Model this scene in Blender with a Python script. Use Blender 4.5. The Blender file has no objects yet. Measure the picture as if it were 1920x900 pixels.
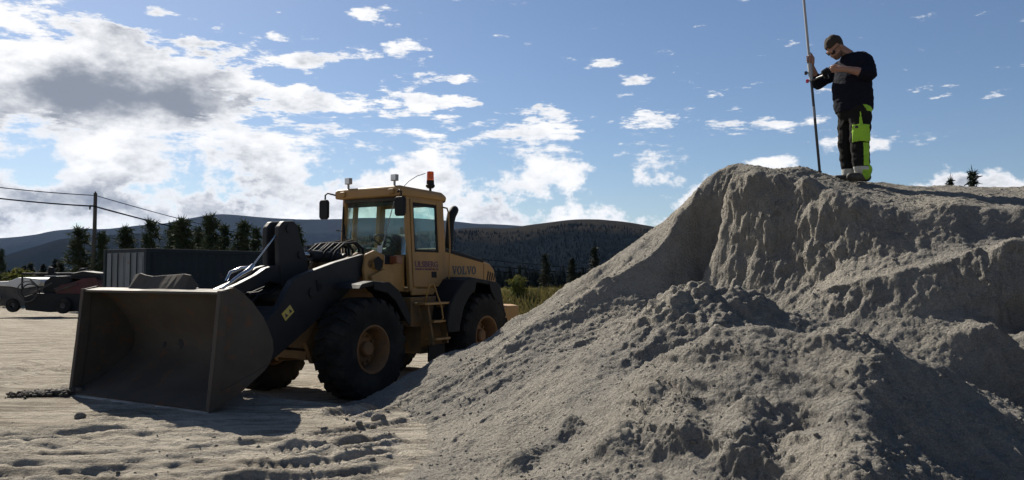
import bpy, bmesh, math, random
import numpy as np
from mathutils import Vector, Matrix, noise as mnoise
R = math.radians
scene = bpy.context.scene
COL = scene.collection

# ------------------------------------------------------------------ camera
CAM_H = 1.77
cam_d = bpy.data.cameras.new('camera')
cam = bpy.data.objects.new('camera', cam_d)
COL.objects.link(cam)
cam.location = (0, 0, CAM_H)
PITCH = math.atan(65 / 1492)
cam.rotation_euler = (R(90) + PITCH, 0, 0)
cam_d.sensor_width = 36
cam_d.lens = 1492 / 1920 * 36
cam_d.clip_start = 0.05
cam_d.clip_end = 40000
scene.camera = cam

# ------------------------------------------------------------------ exposure
scene.view_settings.view_transform = 'Standard'
scene.view_settings.look = 'None'
scene.view_settings.exposure = 0.95
scene.view_settings.gamma = 1.0
scene.view_settings.use_curve_mapping = False
scene.cycles.max_bounces = 8
scene.cycles.transparent_max_bounces = 24
scene.cycles.volume_bounces = 0

# ------------------------------------------------------------------ sun
SUN_EL, SUN_AZ = R(37.5), R(-34.5)          # azimuth from +Y, minus = left
sdir = Vector((math.sin(SUN_AZ) * math.cos(SUN_EL), math.cos(SUN_AZ) * math.cos(SUN_EL), math.sin(SUN_EL)))
sun_d = bpy.data.lights.new('sun', 'SUN')
sun_d.energy = 5.0
sun_d.angle = R(0.5)
sun_d.color = (1.0, 0.93, 0.82)
sun = bpy.data.objects.new('sun', sun_d)
COL.objects.link(sun)
sun.rotation_euler = sdir.to_track_quat('Z', 'Y').to_euler()

# ------------------------------------------------------------------ sky with clouds
world = bpy.data.worlds.new('World')
scene.world = world
world.use_nodes = True
NT = world.node_tree
NT.nodes.clear()


class G:
    """tiny node-graph helper"""
    def __init__(s, nt):
        s.nt = nt

    def n(s, t, **kw):
        nd = s.nt.nodes.new(t)
        for k, v in kw.items():
            setattr(nd, k, v)
        return nd

    def put(s, sock, v):
        if isinstance(v, (int, float)):
            sock.default_value = v
        elif isinstance(v, (tuple, list)):
            sock.default_value = v
        else:
            s.nt.links.new(v, sock)

    def m(s, op, a, b=None, c=None, clamp=False):
        nd = s.n('ShaderNodeMath', operation=op)
        nd.use_clamp = clamp
        s.put(nd.inputs[0], a)
        if b is not None:
            s.put(nd.inputs[1], b)
        if c is not None:
            s.put(nd.inputs[2], c)
        return nd.outputs[0]

    def ss(s, x, a, b, lo=0.0, hi=1.0):
        nd = s.n('ShaderNodeMapRange', interpolation_type='SMOOTHSTEP')
        s.put(nd.inputs[0], x)
        for i, v in enumerate((a, b, lo, hi)):
            s.put(nd.inputs[i + 1], v)
        return nd.outputs[0]

    def lin(s, x, a, b, lo=0.0, hi=1.0):
        nd = s.n('ShaderNodeMapRange')
        s.put(nd.inputs[0], x)
        for i, v in enumerate((a, b, lo, hi)):
            s.put(nd.inputs[i + 1], v)
        return nd.outputs[0]

    def noise(s, vec, scale, detail=6, rough=0.5, dist=0.0, lac=2.0, out=0):
        nd = s.n('ShaderNodeTexNoise')
        if vec is not None:
            s.put(nd.inputs['Vector'], vec)
        nd.inputs['Scale'].default_value = scale
        nd.inputs['Detail'].default_value = detail
        nd.inputs['Roughness'].default_value = rough
        nd.inputs['Lacunarity'].default_value = lac
        nd.inputs['Distortion'].default_value = dist
        return nd.outputs[out]

    def xyz(s, x, y, z):
        nd = s.n('ShaderNodeCombineXYZ')
        for i, v in enumerate((x, y, z)):
            s.put(nd.inputs[i], v)
        return nd.outputs[0]

    def mix(s, f, a, b, mode='MIX'):
        nd = s.n('ShaderNodeMix', data_type='RGBA', blend_type=mode)
        s.put(nd.inputs[0], f)
        s.put(nd.inputs[6], a)
        s.put(nd.inputs[7], b)
        return nd.outputs[2]

    def ramp(s, x, stops):
        nd = s.n('ShaderNodeValToRGB')
        cr = nd.color_ramp
        while len(cr.elements) < len(stops):
            cr.elements.new(0.5)
        for e, (p, c) in zip(cr.elements, stops):
            e.position = p
            e.color = (c[0], c[1], c[2], 1)
        s.put(nd.inputs[0], x)
        return nd.outputs[0]


SKY_STRENGTH = 0.05
SKY_TINT = (0.74, 0.80, 0.89)
g = G(NT)
tc = g.n('ShaderNodeTexCoord')
sep = g.n('ShaderNodeSeparateXYZ')
NT.links.new(tc.outputs['Generated'], sep.inputs[0])
dx, dy, dz = sep.outputs
hor = g.m('SQRT', g.m('ADD', g.m('MULTIPLY', dx, dx), g.m('MULTIPLY', dy, dy)))
el = g.m('ARCTAN2', dz, hor)                       # radians
az = g.m('ARCTAN2', dx, dy)
elc = g.m('MAXIMUM', dz, 0.0)
inv = g.m('DIVIDE', 1.0, g.m('ADD', elc, 0.09))
px_, py_ = g.m('MULTIPLY', dx, inv), g.m('MULTIPLY', dy, inv)
plane = g.xyz(px_, py_, 0.0)                       # clouds lying on a high layer
bank = g.xyz(g.m('MULTIPLY', az, 1.0), g.m('MULTIPLY', el, 1.35), 3.1)   # upright cumulus far away


def sky_at(px, py):
    x, z = (px - 960) / 1492, (450 - py) / 1492
    y, z2 = math.cos(PITCH) - z * math.sin(PITCH), math.sin(PITCH) + z * math.cos(PITCH)
    return math.atan2(x, y), math.atan2(z2, math.hypot(x, y))


azel = g.xyz(az, el, 0.0)


def blobs(lst):
    acc = None
    for (px, py, rx, ry, amp) in lst:
        a, e = sky_at(px, py)
        sx, sy = 1492.0 / rx, 1492.0 / ry
        v = g.n('ShaderNodeVectorMath', operation='MULTIPLY_ADD')
        NT.links.new(azel, v.inputs[0])
        v.inputs[1].default_value = (sx, sy, 0)
        v.inputs[2].default_value = (-a * sx, -e * sy, 0)
        d = g.n('ShaderNodeVectorMath', operation='LENGTH')
        NT.links.new(v.outputs[0], d.inputs[0])
        b = g.ss(d.outputs['Value'], 0.0, 1.7, amp, 0.0)
        acc = b if acc is None else g.m('ADD', acc, b)
    return acc
# the cover: a bank of cumulus low on the left, broken cloud above it, puffs in the blue
edge = g.m('ADD', g.m('MULTIPLY_ADD', g.m('COSINE', az), 0.055, 0.14), g.m('MULTIPLY', g.m('SINE', az), -0.205))            # upper edge of the broken layer (radians)
below = g.m('SUBTRACT', edge, el)                               # positive inside the layer
cov = g.m('ADD', g.ss(below, -0.09, 0.06, -0.32, 0.06), g.ss(below, 0.03, 0.15, 0.0, 0.30))
cov = g.m('ADD', cov, blobs([
    (215, 130, 170, 60, .62), (50, 160, 150, 50, .56), (360, 180, 140, 42, .50),
    (745, 88, 62, 17, .62), (680, 29, 34, 11, .55), (560, 112, 40, 12, .50), (300, 22, 50, 12, .42),
    (375, 86, 56, 14, .52), (870, 150, 30, 13, .58), (1195, 155, 34, 20, .62), (215, 58, 60, 12, .46),
    (1135, 122, 34, 13, .45), (985, 130, 46, 16, .34), (515, 70, 40, 9, .45),
    (1320, 222, 80, 20, .36), (1445, 240, 100, 20, .38), (1600, 268, 130, 22, .30),
    (1435, 306, 40, 13, .72), (1830, 356, 105, 34, .80),
    (1060, 232, 170, 26, .26), (700, 190, 170, 26, .30),
    (1010, 160, 150, 34, -.25), (560, 235, 90, 20, -.12)]))
n_hi = g.noise(plane, 4.2, 8, 0.66)
n_hi = g.m('MULTIPLY_ADD', g.m('SUBTRACT', g.noise(plane, 12.5, 5, 0.6), 0.5), 0.28, n_hi)
n_bank = g.noise(bank, 12.0, 7, 0.62)
lowmix = g.ss(el, 0.11, 0.22, 1.0, 0.0)
field = g.m('ADD', g.m('MULTIPLY', n_hi, g.m('SUBTRACT', 1.0, lowmix)), g.m('MULTIPLY', n_bank, lowmix))
field = g.m('MULTIPLY_ADD', g.m('SUBTRACT', field, 0.5), 3.0, 0.5)
dens = g.m('ADD', field, cov)
alpha = g.ss(dens, 0.49, 0.76)
# thick cloud between us and the sun is grey, thin edges glow
n_thick = g.noise(g.xyz(az, g.m('MULTIPLY', el, 1.7), 7.7), 12.0, 7, 0.62)
thick = g.m('ADD', g.m('MULTIPLY', g.m('SUBTRACT', n_thick, 0.5), 2.6), blobs([
    (215, 172, 180, 44, .56), (50, 182, 110, 38, .34), (370, 205, 100, 32, .36), (440, 335, 130, 55, .30),
    (290, 375, 190, 34, .36), (80, 340, 130, 50, .20), (930, 390, 110, 30, .40), (60, 415, 130, 18, .36)]))
thick = g.m('MULTIPLY', thick, g.ss(dens, 0.62, 1.0))
grey = g.ss(thick, -0.32, 0.80)
sky = g.n('ShaderNodeTexSky', sky_type='NISHITA')
sky.sun_disc = False
sky.sun_elevation = SUN_EL
sky.sun_rotation = SUN_AZ
sky.altitude = 500
sky.air_density = 1.0
sky.dust_density = 0.6
sky.ozone_density = 1.6
k = 0.54 / SKY_STRENGTH
cloud = g.mix(grey, (1.06 * k, 1.06 * k, 1.07 * k, 1), (0.26 * k, 0.29 * k, 0.345 * k, 1))
clear = g.mix(1.0, sky.outputs[0], (SKY_TINT[0], SKY_TINT[1], SKY_TINT[2], 1), 'MULTIPLY')
col = g.mix(alpha, clear, cloud)
bg = g.n('ShaderNodeBackground')
NT.links.new(col, bg.inputs[0])
bg.inputs[1].default_value = SKY_STRENGTH
wo = g.n('ShaderNodeOutputWorld')
NT.links.new(bg.outputs[0], wo.inputs[0])
world.cycles.sampling_method = 'MANUAL'
world.cycles.sample_map_resolution = 512

# ================================================================== helpers
TMP = bpy.data.scenes.new('workbench')          # shapes are evaluated here, removed again below

def ray(px, py):
    x, z = (px - 960) / 1492, (450 - py) / 1492
    c, s = math.cos(PITCH), math.sin(PITCH)
    return (x, c - z * s, s + z * c)


def at(px, py, Y):
    """the point seen in that direction at distance Y in front"""
    r = ray(px, py)
    t = Y / r[1]
    return (r[0] * t, Y, CAM_H + r[2] * t)


def prop(o, label=None, cat=None, group=None, kind=None):
    if label: o['label'] = label
    if cat: o['category'] = cat
    if group: o['group'] = group
    if kind: o['kind'] = kind
    return o


def empty(name, loc=(0, 0, 0), rot=0.0):
    o = bpy.data.objects.new(name, None)
    o.empty_display_size = 0.2
    COL.objects.link(o)
    o.location = loc
    o.rotation_euler = (0, 0, rot)
    return o


class MB:
    def __init__(s):
        s.v, s.f, s.mi = [], [], []
        s.cur = 0

    def add(s, vs, fs):
        b = len(s.v)
        s.v += [tuple(p) for p in vs]
        for f in fs:
            s.f.append(tuple(b + i for i in f))
            s.mi.append(s.cur)
        return s

    def box(s, c, d, rot=None):
        hx, hy, hz = d[0] / 2, d[1] / 2, d[2] / 2
        vs = [Vector((x, y, z)) for x in (-hx, hx) for y in (-hy, hy) for z in (-hz, hz)]
        if rot is not None:
            vs = [rot @ p for p in vs]
        c = Vector(c)
        return s.add([p + c for p in vs], [(0, 1, 3, 2), (4, 6, 7, 5), (0, 4, 5, 1), (2, 3, 7, 6), (0, 2, 6, 4), (1, 5, 7, 3)])

    def prism(s, prof, a, b, axis='y'):
        """prof: list of (u,w) points, extruded along the axis from a to b"""
        n = len(prof)
        area = sum(prof[i][0] * prof[(i + 1) % n][1] - prof[(i + 1) % n][0] * prof[i][1] for i in range(n))
        if area < 0: prof = prof[::-1]
        mk = {'y': lambda u, w, t: (u, t, w), 'x': lambda u, w, t: (t, u, w), 'z': lambda u, w, t: (u, w, t)}[axis]
        vs = [mk(u, w, a) for u, w in prof] + [mk(u, w, b) for u, w in prof]
        fs = [tuple(range(n)), tuple(range(2 * n - 1, n - 1, -1))]
        fs += [(i, i + n, (i + 1) % n + n, (i + 1) % n) for i in range(n)]
        return s.add(vs, fs)

    def tube(s, pts, r, seg=8, cap=True, ry=None):
        pts = [Vector(p) for p in pts]
        n = len(pts)
        rr = r if isinstance(r, (list, tuple)) else [r] * n
        base = len(s.v)
        T = []
        for i in range(n):
            t = (pts[min(i + 1, n - 1)] - pts[max(i - 1, 0)])
            T.append(t.normalized() if t.length > 1e-9 else Vector((0, 0, 1)))
        ref = Vector((0, 0, 1)) if abs(T[0].z) < 0.9 else Vector((1, 0, 0))
        u = T[0].cross(ref).normalized()
        vs, fs = [], []
        for i in range(n):
            u = (u - T[i] * u.dot(T[i])).normalized()
            w = T[i].cross(u)
            for k in range(seg):
                a = 2 * math.pi * k / seg
                vs.append(pts[i] + (u * math.cos(a) + w * math.sin(a)) * rr[i])
        for i in range(n - 1):
            for k in range(seg):
                a, b = i * seg + k, i * seg + (k + 1) % seg
                fs.append((a, b, b + seg, a + seg))
        if cap:
            fs.append(tuple(range(seg))[::-1])
            fs.append(tuple(range((n - 1) * seg, n * seg)))
        return s.add(vs, fs)

    def lathe(s, prof, c, axis='y', seg=32, closed=True):
        """prof: (radius, height along axis)"""
        n = len(prof)
        vs, fs = [], []
        for k in range(seg):
            a = 2 * math.pi * k / seg
            ca, sa = math.cos(a), math.sin(a)
            for r_, h_ in prof:
                p = {'y': (r_ * ca, h_, r_ * sa), 'z': (r_ * ca, r_ * sa, h_), 'x': (h_, r_ * ca, r_ * sa)}[axis]
                vs.append((c[0] + p[0], c[1] + p[1], c[2] + p[2]))
        m = n if closed else n - 1
        for k in range(seg):
            for i in range(m):
                a, b = k * n + i, k * n + (i + 1) % n
                a2, b2 = ((k + 1) % seg) * n + i, ((k + 1) % seg) * n + (i + 1) % n
                fs.append((a, b, b2, a2))
        return s.add(vs, fs)

    def ball(s, c, r, seg=12, rings=8):
        if not isinstance(r, (tuple, list)): r = (r, r, r)
        vs, fs = [], []
        for i in range(rings + 1):
            t = math.pi * i / rings
            for k in range(seg):
                a = 2 * math.pi * k / seg
                vs.append((c[0] + r[0] * math.sin(t) * math.cos(a), c[1] + r[1] * math.sin(t) * math.sin(a), c[2] + r[2] * math.cos(t)))
        for i in range(rings):
            for k in range(seg):
                fs.append((i * seg + k, (i + 1) * seg + k, (i + 1) * seg + (k + 1) % seg, i * seg + (k + 1) % seg))
        return s.add(vs, fs)

    def build(s, name, mat, parent=None, bevel=0.0, smooth=False, seg=2, fix=True, auto=None):
        me = bpy.data.meshes.new(name)
        me.from_pydata(s.v, [], s.f)
        if fix:
            bm = bmesh.new()
            bm.from_mesh(me)
            bmesh.ops.remove_doubles(bm, verts=bm.verts, dist=1e-5)
            bmesh.ops.recalc_face_normals(bm, faces=bm.faces)
            bm.to_mesh(me)
            bm.free()
        mats = mat if isinstance(mat, (list, tuple)) else [mat]
        for m_ in mats: me.materials.append(m_)
        if len(mats) > 1 and len(me.polygons) == len(s.mi):
            me.polygons.foreach_set('material_index', s.mi)
        o = bpy.data.objects.new(name, me)
        COL.objects.link(o)
        if parent is not None: o.parent = parent
        if smooth or auto is not None:
            me.polygons.foreach_set('use_smooth', [True] * len(me.polygons))
            if auto is not None:
                me.set_sharp_from_angle(angle=R(auto))
        if bevel > 0:
            md = o.modifiers.new('bevel', 'BEVEL')
            md.width = bevel
            md.segments = seg
            md.limit_method = 'ANGLE'
            md.angle_limit = R(35)
            md.harden_normals = False
        me.update()
        return o


def copy_tree(o, parent=None):
    c = o.copy()
    COL.objects.link(c)
    c.parent = parent
    for ch in list(o.children):
        copy_tree(ch, c)
    return c


# ------------------------------------------------------------------ materials
def new_mat(name):
    m_ = bpy.data.materials.new(name)
    m_.use_nodes = True
    nt = m_.node_tree
    bs = nt.nodes.get('Principled BSDF')
    return m_, G(nt), bs


def simple(name, col, rough=0.6, metal=0.0, var=0.12, dust=0.0, dust_col=(0.30, 0.26, 0.20), scale=6.0, bump=0.0, spec=0.5, streak=False, rust=0.0, bscale=40.0):
    """paint or metal with uneven colour, dirt that settles in patches, and a little relief"""
    m_, q, bs = new_mat(name)
    tc = q.n('ShaderNodeTexCoord')
    ob = tc.outputs['Object']
    n1 = q.noise(ob, scale, 6, 0.6)
    f = q.lin(n1, 0.25, 0.75, 1 - var, 1 + var)
    c = q.mix(1.0, (*col, 1), q.xyz(f, f, f), 'MULTIPLY')
    if rust > 0:
        n3 = q.noise(ob, scale * 2.6, 8, 0.65)
        c = q.mix(q.ss(n3, 0.66 - rust * .2, 0.78 - rust * .1), c, (0.10, 0.045, 0.02, 1))
    if dust > 0:
        vec = ob
        if streak:
            mp = q.n('ShaderNodeMapping')
            q.put(mp.inputs[0], ob)
            mp.inputs['Scale'].default_value = (1, 1, 0.25)
            vec = mp.outputs[0]
        n2 = q.noise(vec, scale * 0.8, 8, 0.62)
        c = q.mix(q.m('MULTIPLY', q.ss(n2, 0.34, 0.72), dust), c, (*dust_col, 1))
        q.put(bs.inputs['Roughness'], q.lin(n2, 0.3, 0.7, rough, min(1, rough + 0.25)))
    else:
        q.put(bs.inputs['Roughness'], q.lin(n1, 0.3, 0.7, max(0.05, rough - 0.08), min(1, rough + 0.08)))
    q.put(bs.inputs['Base Color'], c)
    bs.inputs['Metallic'].default_value = metal
    bs.inputs['Specular IOR Level'].default_value = spec
    if bump > 0:
        bp = q.n('ShaderNodeBump')
        bp.inputs['Strength'].default_value = min(1, bump)
        bp.inputs['Distance'].default_value = 0.01
        q.put(bp.inputs['Height'], q.noise(ob, bscale, 6, 0.6))
        q.put(bs.inputs['Normal'], bp.outputs[0])
    return m_


# ------------------------------------------------------------------ numeric noise
_rs = np.random.RandomState(7)
_P = _rs.permutation(512)
_GR = _rs.normal(size=(512, 3))
_GR /= np.linalg.norm(_GR, axis=1)[:, None]


def _h(i, j, k):
    return _P[(_P[(_P[i & 511] + j) & 511] + k) & 511]


def perlin(x, y, z=0.0):
    x = np.asarray(x, float); y = np.asarray(y, float)
    z = np.zeros_like(x) + z
    xi, yi, zi = np.floor(x).astype(int), np.floor(y).astype(int), np.floor(z).astype(int)
    xf, yf, zf = x - xi, y - yi, z - zi
    fu = lambda t: t * t * t * (t * (t * 6 - 15) + 10)
    u, v, w = fu(xf), fu(yf), fu(zf)
    r = 0.0
    for a in (0, 1):
        for b in (0, 1):
            for c in (0, 1):
                gr = _GR[_h(xi + a, yi + b, zi + c)]
                d = gr[..., 0] * (xf - a) + gr[..., 1] * (yf - b) + gr[..., 2] * (zf - c)
                r = r + d * (u if a else 1 - u) * (v if b else 1 - v) * (w if c else 1 - w)
    return r * 1.5


def fbm(x, y, z=0.0, oct=4, gain=0.5, ridged=False):
    s, a, t = 0.0, 1.0, 0.0
    for i in range(oct):
        n_ = perlin(x * 2 ** i + 17.3 * i, y * 2 ** i - 9.1 * i, (z * 2 ** i if not np.isscalar(z) else z + 3.7 * i))
        if ridged: n_ = 1 - 2 * np.abs(n_)
        s = s + a * n_
        t += a
        a *= gain
    return s / t


def cells(x, y, z, seed=0):
    """distance to the nearest scattered point (rounded lumps)"""
    xi, yi, zi = np.floor(x).astype(int), np.floor(y).astype(int), np.floor(z).astype(int)
    best = np.full(x.shape, 9.0)
    rs = np.random.RandomState(seed + 11)
    J = rs.rand(512, 3)
    for a in (-1, 0, 1):
        for b in (-1, 0, 1):
            for c in (-1, 0, 1):
                j = J[_h(xi + a, yi + b, zi + c)]
                d = (xi + a + j[..., 0] - x) ** 2 + (yi + b + j[..., 1] - y) ** 2 + (zi + c + j[..., 2] - z) ** 2
                best = np.minimum(best, d)
    return np.sqrt(best)


def sstep(x, a, b):
    t = np.clip((x - a) / (b - a), 0, 1)
    return t * t * (3 - 2 * t)


def seg_dist(x, y, pts):
    """distance to a polyline, and the position along it (0..1)"""
    best = np.full(x.shape, 1e9)
    pos = np.zeros(x.shape)
    n = len(pts) - 1
    for i in range(n):
        ax, ay = pts[i][:2]
        bx, by = pts[i + 1][:2]
        L = (bx - ax) ** 2 + (by - ay) ** 2
        t = np.clip(((x - ax) * (bx - ax) + (y - ay) * (by - ay)) / L, 0, 1)
        d = np.hypot(x - ax - t * (bx - ax), y - ay - t * (by - ay))
        m_ = d < best
        best = np.where(m_, d, best)
        pos = np.where(m_, (i + t) / n, pos)
    return best, pos


def axis_steps(parts):
    """parts: (start, end, step) pieces -> sorted unique coordinates"""
    out = []
    for a, b, st in parts:
        n = max(1, int(round((b - a) / st)))
        out += list(np.linspace(a, b, n, endpoint=False))
    out.append(parts[-1][1])
    return np.array(out)


def grow(a, first, ratio, limit):
    out, st = [a], first
    sgn = 1 if limit > a else -1
    while abs(out[-1]) < abs(limit):
        out.append(out[-1] + sgn * st)
        st *= ratio
    return out[1:]


def grid_mesh(name, X, Y, Z, mat, smooth=True):
    ny, nx = X.shape
    me = bpy.data.meshes.new(name)
    co = np.stack([X, Y, Z], -1).reshape(-1, 3).astype(np.float32)
    i = np.arange(ny * nx).reshape(ny, nx)
    q = np.stack([i[:-1, :-1], i[:-1, 1:], i[1:, 1:], i[1:, :-1]], -1).reshape(-1, 4)
    me.vertices.add(len(co))
    me.vertices.foreach_set('co', co.ravel())
    me.loops.add(q.size)
    me.loops.foreach_set('vertex_index', q.ravel().astype(np.int32))
    me.polygons.add(len(q))
    me.polygons.foreach_set('loop_start', np.arange(0, q.size, 4, dtype=np.int32))
    if smooth: me.polygons.foreach_set('use_smooth', np.ones(len(q), bool))
    me.update(calc_edges=True)
    me.materials.append(mat)
    o = bpy.data.objects.new(name, me)
    COL.objects.link(o)
    return o


def set_attr(o, name, vals):
    a = o.data.attributes.new(name, 'FLOAT', 'POINT')
    a.data.foreach_set('value', np.asarray(vals, np.float32).ravel())


# ================================================================== sand material
def sand_material(name, base, dark, pale, fine=1.0, ground=False):
    m_, q, bs = new_mat(name)
    geo = q.n('ShaderNodeNewGeometry')
    P = geo.outputs['Position']
    big = q.noise(P, 0.9, 6, 0.6)
    mid = q.noise(P, 7.0, 8, 0.68)
    gr = q.noise(P, 95.0, 6, 0.75)
    c = q.mix(q.ss(big, 0.35, 0.68), (*base, 1), (*pale, 1))
    c = q.mix(q.ss(mid, 0.42, 0.75, 0, 0.55), c, (*dark, 1))
    gf = q.lin(gr, 0.3, 0.7, 0.55, 1.4)
    c = q.mix(1.0, c, q.xyz(gf, gf, gf), 'MULTIPLY')
    m3 = q.noise(P, 28.0, 6, 0.7)
    h = q.m('ADD', q.m('MULTIPLY', mid, 0.030), q.m('MULTIPLY', gr, 0.028 * fine))
    h = q.m('ADD', h, q.m('MULTIPLY', m3, 0.042 * fine))
    vor = q.n('ShaderNodeTexVoronoi')
    q.put(vor.inputs['Vector'], P)
    vor.inputs['Scale'].default_value = 38.0
    h = q.m('ADD', h, q.m('MULTIPLY', vor.outputs['Distance'], -0.018 * fine))
    if ground:
        mp = q.n('ShaderNodeMapping')
        q.put(mp.inputs[0], P)
        mp.inputs['Rotation'].default_value = (0, 0, R(14))
        mp.inputs['Scale'].default_value = (0.42, 3.4, 1.0)
        st = q.noise(mp.outputs[0], 1.6, 8, 0.66)
        c = q.mix(q.ss(st, 0.45, 0.63, 0, 0.85), c, (*dark, 1))
        h = q.m('ADD', h, q.m('MULTIPLY', st, 0.09))
        at_ = q.n('ShaderNodeAttribute', attribute_name='cover')
        gcol = q.ramp(q.noise(P, 0.35, 8, 0.7), [(0.3, (0.030, 0.036, 0.014)), (0.5, (0.075, 0.065, 0.026)), (0.7, (0.045, 0.050, 0.018))])
        c = q.mix(at_.outputs['Fac'], c, gcol)
    bp = q.n('ShaderNodeBump')
    bp.inputs['Strength'].default_value = 1.0
    bp.inputs['Distance'].default_value = 1.0
    q.put(bp.inputs['Height'], h)
    q.put(bs.inputs['Normal'], bp.outputs[0])
    q.put(bs.inputs['Base Color'], c)
    bs.inputs['Roughness'].default_value = 0.92
    bs.inputs['Specular IOR Level'].default_value = 0.0
    return m_


M = {}
M['ground'] = sand_material('packed_sand', (0.37, 0.334, 0.276), (0.19, 0.169, 0.139), (0.45, 0.409, 0.342), 0.7, True)
M['gravel'] = sand_material('crushed_gravel', (0.262, 0.248, 0.223), (0.165, 0.155, 0.140), (0.335, 0.310, 0.266), 1.0)


# ================================================================== ground
def ground_z(x, y, detail=True):
    xl = (x + 2.99) * -0.515 + (y - 11.92) * -0.857        # the sand lies higher in front of the loader's wheels
    z = 0.25 * sstep(xl, 0.85, 1.75)
    # grassy bank beside the yard and behind the pile
    z = z + 2.6 * np.exp(-(((x + 44) / 12) ** 2 + ((y - 62) / 11) ** 2))
    z = z + 0.9 * np.exp(-(((x - 3) / 9) ** 2 + ((y - 33) / 6) ** 2))
    r = np.hypot(x, y)
    z = z + sstep(r, 25, 140) * (fbm(x * 0.012, y * 0.012, 1.0, 3) * 2.0 - 2.5)
    if detail:
        nr = 1 - sstep(y, 16, 40)
        z = z + nr * (0.040 * fbm(x * 0.8, y * 1.4, 2.0, 3) + 0.048 * fbm(x * 1.5, y * 5.5, 4.0, 4, 0.66) * (0.4 + 1.2 * sstep(fbm(x * 0.6, y * 0.9, 7.0, 2), -0.1, 0.3)))
        z = z + (0.06 * sstep(y, 10, 30)) * fbm(x * 0.25, y * 0.5, 9.0, 3)
        # ruts pressed by the tyres, ending at the toe of the pile
        for pts, wid, dep, rim in RUTS:
            d, t = seg_dist(x, y, pts)
            d = d + 0.03 * perlin(x * 2.2, y * 2.2, 5.0)
            end = sstep(t, 0.0, 0.15) * (1 - sstep(t, 0.88, 1.0))
            lug = 0.75 + 0.25 * np.tanh(3 * np.sin(t * len(pts) * 30 + d * 9))
            z = z - end * dep * lug * (1 - sstep(d, wid * 0.6, wid))
            z = z + end * rim * np.exp(-np.abs(d - wid * 1.2) / (wid * 0.24)) * (0.85 + 0.5 * perlin(x * 0.9, y * 2.5, 8.0) + 0.3 * fbm(x * 9, y * 9, 3.0, 2))
        # chevron tread prints in front
        for (cx, cy, L, ang) in PRINTS:
            ca, sa = math.cos(ang), math.sin(ang)
            u, v = (x - cx) * ca + (y - cy) * sa, -(x - cx) * sa + (y - cy) * ca
            m_ = (np.abs(u) < L) & (np.abs(v) < 0.26)
            z = z + np.where(m_, -0.022 * sstep(np.sin(u * 27 + np.abs(v) * 9), 0.1, 0.7) * 0.5 * sstep(fbm(x * 1.2, y * 1.2, 6.0, 2), -0.2, 0.3) * (1 - sstep(np.abs(v), 0.18, 0.26)), 0)
    return z


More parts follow.
